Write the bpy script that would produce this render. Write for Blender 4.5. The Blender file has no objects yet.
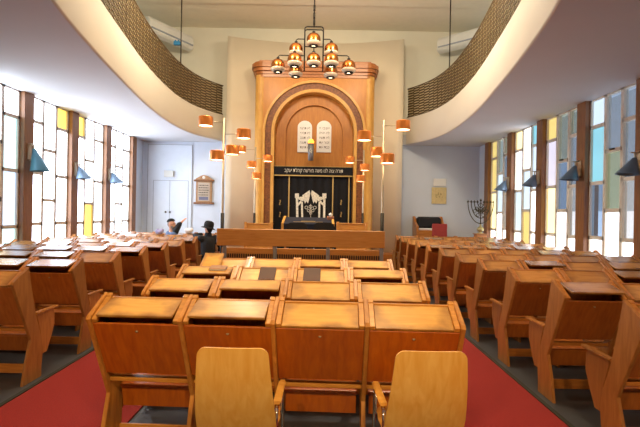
import bpy, bmesh, math, random
from mathutils import Vector, Matrix
rnd = random.Random(7)
D = bpy.data
SC = bpy.context.scene
COL = SC.collection
PI = math.pi
R = math.radians

# ------------------------------------------------------------------ camera geometry
CX, CH, F = 0.31, 1.65, 450.0          # camera x, height, focal length in pixels
ROLL = 0.0175


def P(px, py, z):
    """point of the room that the photograph shows at (px, py), z metres in front of the lens"""
    dx = (px - 320) + ROLL * (py - 213.5)
    dy = (py - 213.5) - ROLL * (px - 320)
    return Vector((CX + dx * z / F, z, CH - dy * z / F))


cam_d = D.cameras.new('camera')
cam = D.objects.new('camera', cam_d)
COL.objects.link(cam)
cam.location = (CX, 0, CH)
cam.rotation_euler = (PI / 2, -ROLL, 0)
cam_d.sensor_width = 36
cam_d.lens = F / 640 * 36
cam_d.clip_start = 0.05
SC.camera = cam


# ------------------------------------------------------------------ materials
def lin(c):
    if isinstance(c, str):
        c = tuple(int(c[i:i + 2], 16) / 255 for i in (0, 2, 4))
    return tuple((v / 12.92 if v <= 0.04045 else ((v + 0.055) / 1.055) ** 2.4) for v in c) + (1,)


def new_mat(name):
    m = D.materials.new(name)
    m.use_nodes = True
    nt = m.node_tree
    nt.nodes.clear()
    out = nt.nodes.new('ShaderNodeOutputMaterial')
    b = nt.nodes.new('ShaderNodeBsdfPrincipled')
    nt.links.new(b.outputs[0], out.inputs[0])
    return m, nt, b, out


def plain(name, col, rough=0.5, metal=0.0, emit=None, estr=0.0, var=0.06, scale=6, coat=0.0, bump=0.0):
    m, nt, b, out = new_mat(name)
    b.inputs['Roughness'].default_value = rough
    b.inputs['Metallic'].default_value = metal
    if coat:
        b.inputs['Coat Weight'].default_value = coat
        b.inputs['Coat Roughness'].default_value = 0.15
    tc = nt.nodes.new('ShaderNodeTexCoord')
    n = nt.nodes.new('ShaderNodeTexNoise')
    n.inputs['Scale'].default_value = scale
    n.inputs['Detail'].default_value = 4
    nt.links.new(tc.outputs['Object'], n.inputs['Vector'])
    r = nt.nodes.new('ShaderNodeValToRGB')
    c = lin(col)
    r.color_ramp.elements[0].position = 0.3
    r.color_ramp.elements[1].position = 0.7
    r.color_ramp.elements[0].color = tuple(max(0, v * (1 - var)) for v in c[:3]) + (1,)
    r.color_ramp.elements[1].color = tuple(min(1, v * (1 + var)) for v in c[:3]) + (1,)
    nt.links.new(n.outputs['Fac'], r.inputs[0])
    nt.links.new(r.outputs[0], b.inputs['Base Color'])
    if bump:
        bp = nt.nodes.new('ShaderNodeBump')
        bp.inputs['Strength'].default_value = bump
        bp.inputs['Distance'].default_value = 0.01
        nt.links.new(n.outputs['Fac'], bp.inputs['Height'])
        nt.links.new(bp.outputs[0], b.inputs['Normal'])
    if emit is not None:
        b.inputs['Emission Color'].default_value = lin(emit)
        b.inputs['Emission Strength'].default_value = estr
    return m


def wood(name, dark, light, stretch=(1.5, 14, 14), rough=0.35, coat=0.3, worn=None, worn_amt=0.8, random_amt=0.25):
    """varnished wood: stretched noise grain, a little per-object variation; worn = colour of the dirty edges"""
    m, nt, b, out = new_mat(name)
    b.inputs['Roughness'].default_value = rough
    b.inputs['Coat Weight'].default_value = coat
    b.inputs['Coat Roughness'].default_value = 0.22
    tc = nt.nodes.new('ShaderNodeTexCoord')
    oi = nt.nodes.new('ShaderNodeObjectInfo')
    mp = nt.nodes.new('ShaderNodeMapping')
    mp.inputs['Scale'].default_value = stretch
    nt.links.new(tc.outputs['Object'], mp.inputs['Vector'])
    comb = nt.nodes.new('ShaderNodeMath'); comb.operation = 'MULTIPLY'; comb.inputs[1].default_value = 37
    nt.links.new(oi.outputs['Random'], comb.inputs[0])
    nt.links.new(comb.outputs[0], mp.inputs['Location'])
    n = nt.nodes.new('ShaderNodeTexNoise')
    n.inputs['Scale'].default_value = 3.0
    n.inputs['Detail'].default_value = 5
    n.inputs['Distortion'].default_value = 0.6
    nt.links.new(mp.outputs[0], n.inputs['Vector'])
    r = nt.nodes.new('ShaderNodeValToRGB')
    r.color_ramp.elements[0].position = 0.28
    r.color_ramp.elements[1].position = 0.72
    r.color_ramp.elements[0].color = lin(dark)
    r.color_ramp.elements[1].color = lin(light)
    nt.links.new(n.outputs['Fac'], r.inputs[0])
    colr = r.outputs[0]
    if worn:
        sep = nt.nodes.new('ShaderNodeSeparateXYZ')
        nt.links.new(tc.outputs['Generated'], sep.inputs[0])

        def edge(o):
            a = nt.nodes.new('ShaderNodeMath'); a.operation = 'SUBTRACT'; a.inputs[1].default_value = 0.5
            nt.links.new(o, a.inputs[0])
            c = nt.nodes.new('ShaderNodeMath'); c.operation = 'ABSOLUTE'
            nt.links.new(a.outputs[0], c.inputs[0])
            return c.outputs[0]
        mx = nt.nodes.new('ShaderNodeMath'); mx.operation = 'MAXIMUM'
        nt.links.new(edge(sep.outputs[0]), mx.inputs[0])
        nt.links.new(edge(sep.outputs[1]), mx.inputs[1])
        n2 = nt.nodes.new('ShaderNodeTexNoise')
        n2.inputs['Scale'].default_value = 7
        n2.inputs['Detail'].default_value = 6
        mp2 = nt.nodes.new('ShaderNodeMapping')
        nt.links.new(tc.outputs['Object'], mp2.inputs['Vector'])
        nt.links.new(comb.outputs[0], mp2.inputs['Location'])
        nt.links.new(mp2.outputs[0], n2.inputs['Vector'])
        ad = nt.nodes.new('ShaderNodeMath'); ad.operation = 'MULTIPLY_ADD'
        ad.inputs[1].default_value = 0.55
        nt.links.new(n2.outputs['Fac'], ad.inputs[0])
        nt.links.new(mx.outputs[0], ad.inputs[2])
        mr = nt.nodes.new('ShaderNodeMapRange')
        mr.inputs['From Min'].default_value = 0.56
        mr.inputs['From Max'].default_value = 0.86
        mr.inputs['To Max'].default_value = worn_amt
        nt.links.new(ad.outputs[0], mr.inputs[0])
        mxc = nt.nodes.new('ShaderNodeMixRGB')
        mxc.inputs[2].default_value = lin(worn)
        nt.links.new(mr.outputs[0], mxc.inputs[0])
        nt.links.new(colr, mxc.inputs[1])
        colr = mxc.outputs[0]
    if random_amt:
        hs = nt.nodes.new('ShaderNodeHueSaturation')
        mr2 = nt.nodes.new('ShaderNodeMapRange')
        mr2.inputs['To Min'].default_value = 1 - random_amt
        mr2.inputs['To Max'].default_value = 1 + random_amt
        nt.links.new(oi.outputs['Random'], mr2.inputs[0])
        nt.links.new(mr2.outputs[0], hs.inputs['Value'])
        nt.links.new(colr, hs.inputs['Color'])
        colr = hs.outputs[0]
    nt.links.new(colr, b.inputs['Base Color'])
    return m


def milk_glass(name, col, strength):
    """daylit frosted glass"""
    m, nt, b, out = new_mat(name)
    b.inputs['Base Color'].default_value = lin(col)
    b.inputs['Roughness'].default_value = 0.3
    tc = nt.nodes.new('ShaderNodeTexCoord')
    n = nt.nodes.new('ShaderNodeTexNoise')
    n.inputs['Scale'].default_value = 1.3
    nt.links.new(tc.outputs['Object'], n.inputs['Vector'])
    mr = nt.nodes.new('ShaderNodeMapRange')
    mr.inputs['To Min'].default_value = strength * 0.82
    mr.inputs['To Max'].default_value = strength * 1.18
    nt.links.new(n.outputs['Fac'], mr.inputs[0])
    b.inputs['Emission Color'].default_value = lin(col)
    nt.links.new(mr.outputs[0], b.inputs['Emission Strength'])
    return m


def clear_glass(name, col):
    """clear tinted pane: what stands outside shows through"""
    m, nt, b, out = new_mat(name)
    b.inputs['Base Color'].default_value = lin(col)
    b.inputs['Roughness'].default_value = 0.25
    t = nt.nodes.new('ShaderNodeBsdfTransparent')
    n = nt.nodes.new('ShaderNodeTexNoise')
    n.inputs['Scale'].default_value = 30
    r = nt.nodes.new('ShaderNodeValToRGB')
    c = lin(col)
    r.color_ramp.elements[0].color = tuple(v * 0.92 for v in c[:3]) + (1,)
    r.color_ramp.elements[1].color = tuple(min(1, v * 1.08) for v in c[:3]) + (1,)
    nt.links.new(n.outputs['Fac'], r.inputs[0])
    nt.links.new(r.outputs[0], t.inputs[0])
    mx = nt.nodes.new('ShaderNodeMixShader')
    mx.inputs[0].default_value = 0.22
    nt.links.new(t.outputs[0], mx.inputs[1])
    nt.links.new(b.outputs[0], mx.inputs[2])
    nt.links.new(mx.outputs[0], out.inputs[0])
    return m


M = {}
M['wall_cool'] = plain('pale painted wall', 'D6E0EE', 0.7, var=0.02, scale=2)
M['wall_cream'] = plain('cream painted wall', 'E6E1CC', 0.75, var=0.02, scale=2)
M['panel_cream'] = plain('cream plaster', 'E2D6BE', 0.7, var=0.02, scale=2)
M['soffit'] = plain('white soffit paint', 'D6D6D8', 0.75, var=0.015, scale=1.5)
M['fascia'] = plain('warm white fascia', 'DCD2C0', 0.75, var=0.015, scale=1.5)
M['ceiling'] = plain('cream ceiling', 'EDE6CE', 0.8, var=0.02)
M['floor'] = plain('grey floor covering', '3A3E45', 0.45, var=0.12, scale=3)
M['carpet'] = plain('red carpet', '861A1A', 0.95, var=0.16, scale=90, bump=0.4)
M['edge'] = plain('dark carpet edge', '24261F', 0.7)
M['door_white'] = plain('white door paint', 'DCE6F2', 0.5, var=0.02)
M['seam'] = plain('seam grey', '9AA2AC', 0.7)
M['post'] = wood('brown post wood', '7A4E2C', '9A6638', (14, 14, 1.2), 0.45, 0.1, random_amt=0.08)
M['mullion'] = plain('beige window frame', 'D4CABC', 0.5, var=0.04)
M['mullion_r'] = plain('cream window frame', 'E2DACA', 0.5, var=0.04)
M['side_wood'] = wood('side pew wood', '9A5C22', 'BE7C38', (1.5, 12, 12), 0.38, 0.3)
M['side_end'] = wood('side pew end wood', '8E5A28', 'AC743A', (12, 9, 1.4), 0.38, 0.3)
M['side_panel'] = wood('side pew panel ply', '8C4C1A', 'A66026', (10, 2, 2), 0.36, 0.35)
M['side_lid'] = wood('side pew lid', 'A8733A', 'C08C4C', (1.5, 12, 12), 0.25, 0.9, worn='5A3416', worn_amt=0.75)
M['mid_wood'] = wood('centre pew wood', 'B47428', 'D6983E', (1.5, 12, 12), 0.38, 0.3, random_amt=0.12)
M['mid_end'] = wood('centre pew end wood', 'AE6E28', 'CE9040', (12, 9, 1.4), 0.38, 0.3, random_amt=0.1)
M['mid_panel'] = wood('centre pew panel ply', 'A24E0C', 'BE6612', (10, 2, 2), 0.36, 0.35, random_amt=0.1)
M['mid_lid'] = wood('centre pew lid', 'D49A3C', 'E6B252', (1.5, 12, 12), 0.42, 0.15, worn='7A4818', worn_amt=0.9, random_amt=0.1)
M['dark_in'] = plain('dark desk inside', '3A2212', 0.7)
M['brass'] = plain('brass', 'C9A860', 0.3, 1.0)
M['lock'] = plain('dull lock plate', '8E7A58', 0.6, 0.2)
M['ark'] = wood('golden ark wood', 'B8741E', 'C8842A', (5, 5, 1.0), 0.5, 0.1, random_amt=0.0)
M['ark_inner'] = wood('ark niche wood', 'AC6A1C', 'BE7C28', (5, 5, 1.0), 0.45, 0.2, random_amt=0.0)
M['ark_band'] = plain('brown mosaic band', '7E4A24', 0.5, var=0.45, scale=16)
M['ark_trim'] = wood('ark cornice wood', '96541C', 'B06C2C', (1, 8, 8), 0.35, 0.3, random_amt=0.0)
M['ark_light'] = wood('light ark moulding', 'C89040', 'D8A650', (4, 4, 1.5), 0.5, 0.1, random_amt=0.0)
M['bimah'] = wood('bimah wood', 'B8782E', 'CC9046', (1.0, 8, 10), 0.35, 0.35, random_amt=0.05)
M['chair'] = wood('honey beech plywood', 'E8A844', 'F6C468', (9, 9, 1.0), 0.33, 0.4, random_amt=0.04)
M['copper'] = plain('copper', 'C87A3E', 0.22, 1.0, var=0.05)
M['copper_lit'] = plain('copper with added glow', 'C8763A', 0.3, 0.85, emit='D07A34', estr=0.3)  # faint emission put on the copper so the lamp shades look brighter
M['glow'] = plain('lit diffuser', 'FFF4DC', 0.5, emit='FFE6B8', estr=7)
M['globe_glass'] = plain('pale globe glass', 'C8B498', 0.15, emit='FFE8C4', estr=0.12)
M['black_metal'] = plain('black metal', '2A2622', 0.4, 0.6)
M['bronze'] = plain('dark bronze', '4A4234', 0.4, 0.8)
M['pole'] = plain('pale metal pole', 'C2B49C', 0.35, 0.6)
M['chrome'] = plain('chrome', 'D8D8D8', 0.12, 1.0)
M['steel'] = plain('grey steel', '8E9298', 0.4, 0.5)
M['lamp_dark'] = plain('slate blue lamp metal', '5A6C80', 0.4, 0.3)
M['lamp_teal'] = plain('teal lamp metal', '4C7C8E', 0.4, 0.3)
M['lamp_grey'] = plain('blue grey lamp metal', '7088A0', 0.4, 0.3)
M['velvet'] = plain('black velvet', '0C0B0E', 0.95, var=0.3, scale=30)
M['navy'] = plain('navy velvet', '161B30', 0.9, var=0.25, scale=20)
M['gold'] = plain('gold braid', 'C2A768', 0.45, 0.5)
M['silver'] = plain('silver white embroidery', 'D8D2C0', 0.6, var=0.3, scale=24)
M['tablet'] = plain('white stone tablet', 'E4E2DC', 0.5, var=0.03)
M['ink'] = plain('dark lettering', '5A5040', 0.6)
M['paper'] = plain('paper', 'EDEBE4', 0.7, var=0.02)
M['picture'] = plain('yellowed print', 'D8C48C', 0.7, var=0.12, scale=12)
M['plaque_wood'] = wood('plaque frame wood', '9A7048', 'B48A60', (4, 4, 4), 0.5, 0.1, random_amt=0)
M['plaque'] = plain('plaque face', 'B8A896', 0.5, var=0.1)
M['plaque_blue'] = plain('plaque blue plate', '6C6C86', 0.5)
M['white_box'] = plain('white casing', 'DCDCD4', 0.5, var=0.02)
M['blue'] = plain('blue plastic', '2A78A8', 0.4)
M['lattice'] = plain('brown cane slats', '5E4A2A', 0.65, var=0.3, scale=14)
M['cane'] = plain('pale cane', 'E4D4A8', 0.7, var=0.2, scale=14)
M['skin'] = plain('skin', 'D8A080', 0.55, var=0.05)
M['hair'] = plain('grey hair', '8A8078', 0.8, var=0.2, scale=60)
M['black_cloth'] = plain('black cloth', '0E0E12', 0.85, var=0.2, scale=30)
M['shirt'] = plain('blue shirt cloth', '5A7398', 0.85, var=0.1, scale=30)
M['trousers'] = plain('dark trousers', '20222A', 0.85)
M['shoe'] = plain('black shoe', '101010', 0.4)
M['eye'] = plain('eye', '201410', 0.2)
M['red_fabric'] = plain('red upholstery', 'A23A34', 0.85, var=0.1, scale=30)
M['lavender'] = plain('lavender cloth', 'A8A2C8', 0.9, var=0.1)
M['shawl'] = plain('plain white cloth', 'E8E8E8', 0.9, var=0.06)
M['flame'] = plain('lit amber glass', 'FFB040', 0.4, emit='FFA030', estr=4)
M['book_brown'] = plain('dark brown book cloth', '4A2414', 0.6, var=0.15)
M['book_red'] = plain('dark red book cloth', '5A1A16', 0.6)
M['book_navy'] = plain('dark blue book cloth', '22283A', 0.6)
M['book_rose'] = plain('dusty brown book cloth', 'A2785A', 0.6)
M['book_green'] = plain('pale green book cloth', '8C9478', 0.6)
M['tissue_box'] = plain('brown cardboard', '9A6A54', 0.7)
M['cushion'] = plain('black cushion', '15151A', 0.8)
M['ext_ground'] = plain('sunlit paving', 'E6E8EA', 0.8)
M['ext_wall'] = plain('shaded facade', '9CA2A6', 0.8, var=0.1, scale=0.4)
GL = {
    'W': milk_glass('left white glass', 'E2EEFF', 9.0),
    'w': milk_glass('right white glass', 'F2F6FF', 3.0),
    'y': milk_glass('left yellow glass', 'FFDF66', 1.6),
    'Y': milk_glass('right yellow glass', 'E2CE80', 0.85),
    'p': milk_glass('pale yellow glass', 'FFF2B8', 1.3),
    'c': milk_glass('pale cyan glass', 'C4EEF8', 1.7),
    'b': milk_glass('pale blue glass', 'BCD8F8', 1.6),
    'C': milk_glass('right cyan glass', '86C8DC', 0.9),
    'S': milk_glass('right pale sky glass', 'C4DCF0', 1.0),
    'L': milk_glass('right lavender glass', 'D0D0E4', 0.95),
    'B': clear_glass('blue grey glass', 'B4C2D6'),
    'U': clear_glass('blue glass', 'A4BEE2'),
    'G': clear_glass('grey green glass', 'B2BCB6'),
    'N': clear_glass('pale green glass', 'C0CCB4'),
    'K': clear_glass('pale grey glass', 'DCDEE4'),
}


# ------------------------------------------------------------------ mesh helpers
class MB:
    def __init__(s):
        s.bm = bmesh.new()

    def box(s, c, d, rot=None, bev=0.0):
        r = bmesh.ops.create_cube(s.bm, size=1)
        vs = r['verts']
        m = Matrix.Translation(c) @ (rot.to_4x4() if rot else Matrix.Identity(4)) @ Matrix.Diagonal((d[0], d[1], d[2], 1))
        bmesh.ops.transform(s.bm, matrix=m, verts=vs)
        if bev:
            es = list({e for v in vs for e in v.link_edges})
            bmesh.ops.bevel(s.bm, geom=es, offset=bev, segments=1, affect='EDGES')
        return s

    def bb(s, x0, x1, y0, y1, z0, z1, bev=0.0):
        return s.box(((x0 + x1) / 2, (y0 + y1) / 2, (z0 + z1) / 2), (x1 - x0, y1 - y0, z1 - z0), None, bev)

    def prism(s, pts, a, axis='x', th=None, bev=0.0, smooth=False):
        """polygon extruded; axis x: pts are (y,z) from x=a to a+th; y: (x,z); z: (x,y)"""
        def mk(p, t):
            return {'x': (t, p[0], p[1]), 'y': (p[0], t, p[1]), 'z': (p[0], p[1], t)}[axis]
        n = len(pts)
        v0 = [s.bm.verts.new(mk(p, a)) for p in pts]
        v1 = [s.bm.verts.new(mk(p, a + th)) for p in pts]
        fs = [s.bm.faces.new(v0), s.bm.faces.new(list(reversed(v1)))]
        for i in range(n):
            f = s.bm.faces.new((v0[i], v1[i], v1[(i + 1) % n], v0[(i + 1) % n]))
            f.smooth = smooth
            fs.append(f)
        bmesh.ops.recalc_face_normals(s.bm, faces=fs)
        if bev:
            es = list({e for f in fs[:2] for e in f.edges})
            bmesh.ops.bevel(s.bm, geom=es, offset=bev, segments=2, affect='EDGES')
        return s

    def lathe(s, prof, c=(0, 0, 0), seg=24, rot=None, cap=False):
        mt = Matrix.Translation(c) @ (rot.to_4x4() if rot else Matrix.Identity(4))
        rings = []
        for r, z in prof:
            rings.append([s.bm.verts.new(mt @ Vector((r * math.cos(2 * PI * i / seg), r * math.sin(2 * PI * i / seg), z))) for i in range(seg)])
        fs = []
        for a, b in zip(rings[:-1], rings[1:]):
            for i in range(seg):
                f = s.bm.faces.new((a[i], a[(i + 1) % seg], b[(i + 1) % seg], b[i]))
                f.smooth = True
                fs.append(f)
        if cap:
            fs.append(s.bm.faces.new(rings[0]))
            fs.append(s.bm.faces.new(rings[-1]))
        bmesh.ops.recalc_face_normals(s.bm, faces=fs)
        return s

    def tube(s, pts, r, seg=8, closed=False):
        pts = [Vector(p) for p in pts]
        n = len(pts)
        rr = r if isinstance(r, (list, tuple)) else [r] * n
        rings = []
        up = None
        for i in range(n):
            if closed:
                t = (pts[(i + 1) % n] - pts[i - 1]).normalized()
            else:
                t = (pts[min(i + 1, n - 1)] - pts[max(i - 1, 0)]).normalized()
            if up is None:
                up = Vector((0, 0, 1)) if abs(t.z) < 0.9 else Vector((1, 0, 0))
            a = t.cross(up).normalized()
            up2 = a.cross(t).normalized()
            up = up2
            rings.append([s.bm.verts.new(pts[i] + (a * math.cos(2 * PI * k / seg) + up2 * math.sin(2 * PI * k / seg)) * rr[i]) for k in range(seg)])
        fs = []
        pairs = list(zip(rings[:-1], rings[1:])) + ([(rings[-1], rings[0])] if closed else [])
        for a, b in pairs:
            for i in range(seg):
                f = s.bm.faces.new((a[i], a[(i + 1) % seg], b[(i + 1) % seg], b[i]))
                f.smooth = True
                fs.append(f)
        if not closed:
            fs.append(s.bm.faces.new(rings[0]))
            fs.append(s.bm.faces.new(rings[-1]))
        bmesh.ops.recalc_face_normals(s.bm, faces=fs)
        return s

    def sphere(s, c, r, seg=16, rings=10):
        rad = r if isinstance(r, (tuple, list)) else (r, r, r)
        q = bmesh.ops.create_uvsphere(s.bm, u_segments=seg, v_segments=rings, radius=1)
        bmesh.ops.transform(s.bm, matrix=Matrix.Translation(c) @ Matrix.Diagonal((rad[0], rad[1], rad[2], 1)), verts=q['verts'])
        for v in q['verts']:
            for f in v.link_faces:
                f.smooth = True
        return s

    def limb(s, a, b, ra, rb, seg=12):
        a, b = Vector(a), Vector(b)
        s.sphere(a, ra, seg, 8)
        s.sphere(b, rb, seg, 8)
        s.tube([a, b], [ra, rb], seg)
        return s

    def plate(s, outer, holes, y0, y1):
        """flat plate in XZ with holes, between y0 and y1"""
        es = []
        for loop in [outer] + holes:
            vs = [s.bm.verts.new((p[0], y0, p[1])) for p in loop]
            for i in range(len(vs)):
                es.append(s.bm.edges.new((vs[i], vs[(i + 1) % len(vs)])))
        g = bmesh.ops.triangle_fill(s.bm, edges=es, use_beauty=True)
        faces = [f for f in g['geom'] if isinstance(f, bmesh.types.BMFace)]
        ex = bmesh.ops.extrude_face_region(s.bm, geom=faces)
        bmesh.ops.translate(s.bm, vec=(0, y1 - y0, 0), verts=[v for v in ex['geom'] if isinstance(v, bmesh.types.BMVert)])
        bmesh.ops.recalc_face_normals(s.bm, faces=s.bm.faces[:])
        return s

    def mesh(s, name, mats):
        me = D.meshes.new(name)
        s.bm.to_mesh(me)
        s.bm.free()
        for m in (mats if isinstance(mats, (list, tuple)) else [mats]):
            me.materials.append(m)
        return me

    def obj(s, name, mats, parent=None, loc=(0, 0, 0)):
        return link(name, s.mesh(name, mats), parent, loc)


def link(name, me, parent=None, loc=(0, 0, 0), rot=(0, 0, 0)):
    o = D.objects.new(name, me)
    COL.objects.link(o)
    o.parent = parent
    o.location = loc
    o.rotation_euler = rot
    return o


def tag(o, label, cat, group=None, kind=None):
    o['label'] = label
    o['category'] = cat
    if group:
        o['group'] = group
    if kind:
        o['kind'] = kind
    return o


def thing(name, label, cat, loc=(0, 0, 0), rz=0, group=None):
    return tag(link(name, None, None, loc, (0, 0, rz)), label, cat, group)


def struct(name, mb, mat, parent=None):
    o = mb.obj(name, mat, parent)
    if parent is None:
        o['kind'] = 'structure'
    return o


def text(name, body, size, mat, parent, loc, rot, width=None, extrude=0.002):
    """raised lettering; Hebrew is written right to left, so the string is set reversed"""
    cu = D.curves.new(name, 'FONT')
    cu.body = body
    cu.size = size
    cu.align_x = 'CENTER'
    cu.align_y = 'CENTER'
    cu.extrude = extrude
    cu.resolution_u = 2
    cu.materials.append(mat)
    t = D.objects.new(name, cu)
    COL.objects.link(t)
    bpy.context.view_layer.update()
    me = D.meshes.new_from_object(t.evaluated_get(bpy.context.evaluated_depsgraph_get()))
    D.objects.remove(t)
    if width and len(me.vertices):
        xs = [v.co.x for v in me.vertices]
        k = width / max(1e-6, max(xs) - min(xs))
        mid = (max(xs) + min(xs)) / 2
        for v in me.vertices:
            v.co.x = (v.co.x - mid) * k
    if not me.materials:
        me.materials.append(mat)
    return link(name, me, parent, loc, rot)


# ------------------------------------------------------------------ the room
HW = 5.31          # half width of the hall
BACK = 14.2        # wall behind the ark
SOF = 3.84         # underside of the gallery
FAS = 4.66         # top of the gallery fascia
RAIL = 5.56        # top of the gallery lattice
CEIL = 7.45
SILL = 0.72

struct('floor', MB().bb(-HW - .3, HW + .3, -3.3, BACK + .3, -0.1, 0), M['floor'])
struct('ceiling', MB().bb(-HW - .3, HW + .3, -3.3, BACK + .3, CEIL, CEIL + .15), M['ceiling'])
struct('trim_20', MB().bb(-HW, HW, -3.0, 12.4, CEIL - .06, CEIL), M['ceiling'])
POSTS = [8.55 + 1.62 * k for k in range(-5, 4)]
FIRST = 4
PW = 0.28
for side, sx in (('left', -1), ('right', 1)):
    b = MB()
    x0, x1 = sorted((sx * HW, sx * (HW + .25)))
    b.bb(x0, x1, -3.2, BACK + .2, 0, SILL)
    b.bb(x0, x1, -3.2, BACK + .2, SOF, CEIL)
    b.bb(x0, x1, -3.2, POSTS[FIRST] - PW / 2, SILL, SOF)
    b.bb(x0, x1, POSTS[-1] + PW / 2, BACK + .2, SILL, SOF)
    struct('wall_' + side, b, M['wall_cool'])
b = MB()
b.bb(-HW, HW, BACK, BACK + .2, 0, SOF)
struct('wall_front', b, M['wall_cool'])
b = MB()
b.bb(-HW, HW, BACK, BACK + .2, SOF, CEIL)
struct('wall_front_upper', b, M['wall_cream'])
struct('wall_back', MB().bb(-HW, HW, -3.2, -3.0, 0, CEIL), M['wall_cream'])


# gallery: an oval opening in a slab that runs round the hall
OPEN = [(0.2, .2), (1.5, 1.35), (3.0, 2.08), (4.6, 2.62), (6.2, 2.96), (7.7, 3.21), (9.2, 3.43), (10.6, 3.55), (11.8, 3.56), (12.8, 3.42), (13.5, 3.15), (13.98, 2.86), (14.3, 2.6)]


def half_open(z):
    for k in range(1, len(OPEN) - 2):
        if z <= OPEN[k + 1][0] or k == len(OPEN) - 3:
            break
    (z0, a), (z1, b_), (z2, c_), (z3, d_) = OPEN[k - 1:k + 3]
    t = (z - z1) / (z2 - z1)
    m1 = (c_ - a) / (z2 - z0) * (z2 - z1)
    m2 = (d_ - b_) / (z3 - z1) * (z2 - z1)
    return (2 * t ** 3 - 3 * t * t + 1) * b_ + (t ** 3 - 2 * t * t + t) * m1 + (3 * t * t - 2 * t ** 3) * c_ + (t ** 3 - t * t) * m2


def side_curve(sx, z0=2.0, z1=13.98, n=60):
    out = []
    for i in range(n + 1):
        u = i / n
        z = z0 + (z1 - z0) * (1 - (1 - u) ** 1.35)
        out.append((.10 + sx * half_open(z), z))
    return out


for side, sx in (('left', -1), ('right', 1)):
    c = side_curve(sx, 1.5, 13.98, 80)
    poly = [(.10, -2.99), (.10, 1.5)] + c + [(sx * HW, 13.98), (sx * HW, -2.99)]
    poly = poly[:-2] + [(.10 + sx * 2.55, BACK)] + [(sx * HW, BACK), (sx * HW, -2.99)]
    slab = MB().prism(poly, SOF, 'z', .3)
    o = struct('trim_gallery_soffit_' + side, slab, M['soffit'])
    f = MB()
    # fascia: a band with a slightly rounded lower lip
    bm = f.bm
    prof = [(0, SOF - .001), (.014, SOF + .003), (.024, SOF + .012), (.030, SOF + .03), (.022, FAS - .012), (.012, FAS), (-.10, FAS)]
    rings = []
    for i, (x, y) in enumerate(c):
        p0 = Vector(c[max(0, i - 1)]); p1 = Vector(c[min(len(c) - 1, i + 1)])
        t = (p1 - p0).normalized()
        n = Vector((t.y, -t.x)) * (-1 if sx > 0 else 1)
        rings.append([bm.verts.new((x + n.x * o_, y + n.y * o_, z_)) for o_, z_ in prof])
    fs = []
    for a, bb_ in zip(rings[:-1], rings[1:]):
        for k in range(len(prof) - 1):
            q = bm.faces.new((a[k], a[k + 1], bb_[k + 1], bb_[k]))
            q.smooth = True
            fs.append(q)
    bmesh.ops.recalc_face_normals(bm, faces=fs)
    for e in bm.edges:
        if len(e.link_faces) == 2 and e.calc_face_angle(0) > .9:
            e.smooth = False
    struct('trim_gallery_fascia_' + side, f, M['fascia'])
    # woven lattice balustrade: staggered cane slats in narrow columns
    lat = MB()
    fine = side_curve(sx, 3.2, 13.98, 900)
    acc = [0.0]
    for a, bb_ in zip(fine[:-1], fine[1:]):
        acc.append(acc[-1] + math.dist(a, bb_))
    colw = 0.24

    def at(s_):
        lo = 0
        import bisect
        i = min(max(bisect.bisect(acc, s_) - 1, 0), len(fine) - 2)
        u = (s_ - acc[i]) / max(1e-9, acc[i + 1] - acc[i])
        return Vector(fine[i]).lerp(Vector(fine[i + 1]), u)
    nc = int(acc[-1] / colw)
    per = 0.078
    for k in range(nc):
        p0, p1 = at(k * colw), at((k + 1) * colw)
        mid = (p0 + p1) / 2
        ang = math.atan2((p1 - p0).y, (p1 - p0).x)
        rot = Matrix.Rotation(ang, 3, 'Z')
        z = FAS + (0.01 if k % 2 else 0.01 + per / 2)
        while z < RAIL - .02:
            lat.box((mid.x, mid.y, z + .02), (colw * 1.01, .012, .043), rot)
            z += per
        if k % 5 == 0:
            lat.box((p0.x, p0.y, (FAS + RAIL) / 2), (.012, .014, RAIL - FAS), rot)
    rail_pts = [(x, y, RAIL) for x, y in side_curve(sx, 3.2, 13.98, 60)]
    lat.tube(rail_pts, .014, 6)
    low_pts = [(x, y, FAS + .012) for x, y in side_curve(sx, 3.2, 13.98, 60)]
    lat.tube(low_pts, .012, 6)
    t = lat.obj('gallery_balustrade', M['lattice'])
    bk = MB()
    bc = [(x + sx * .03, y) for x, y in side_curve(sx, 3.2, 13.98, 120)]
    vs = [(bk.bm.verts.new((x, y, FAS + .0)), bk.bm.verts.new((x, y, RAIL - .015))) for x, y in bc]
    for a, c2 in zip(vs[:-1], vs[1:]):
        bk.bm.faces.new((a[0], c2[0], c2[1], a[1])).smooth = True
    bk.obj('cane_backing', M['cane'], t)
    tag(t, 'woven brown lattice balustrade on the curved gallery at the %s' % side, 'railing', 'gallery balustrades')

# posts between the windows, and the windows
for sx in (-1, 1):
    for i, pz in enumerate(POSTS):
        if i < FIRST:
            continue
        x0, x1 = sorted((sx * (HW - .07), sx * (HW + .2)))
        struct('trim_%d' % ((0 if sx < 0 else 10) + i + 1), MB().bb(x0, x1, pz - PW / 2, pz + PW / 2, 0, SOF), M['post'])

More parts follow.
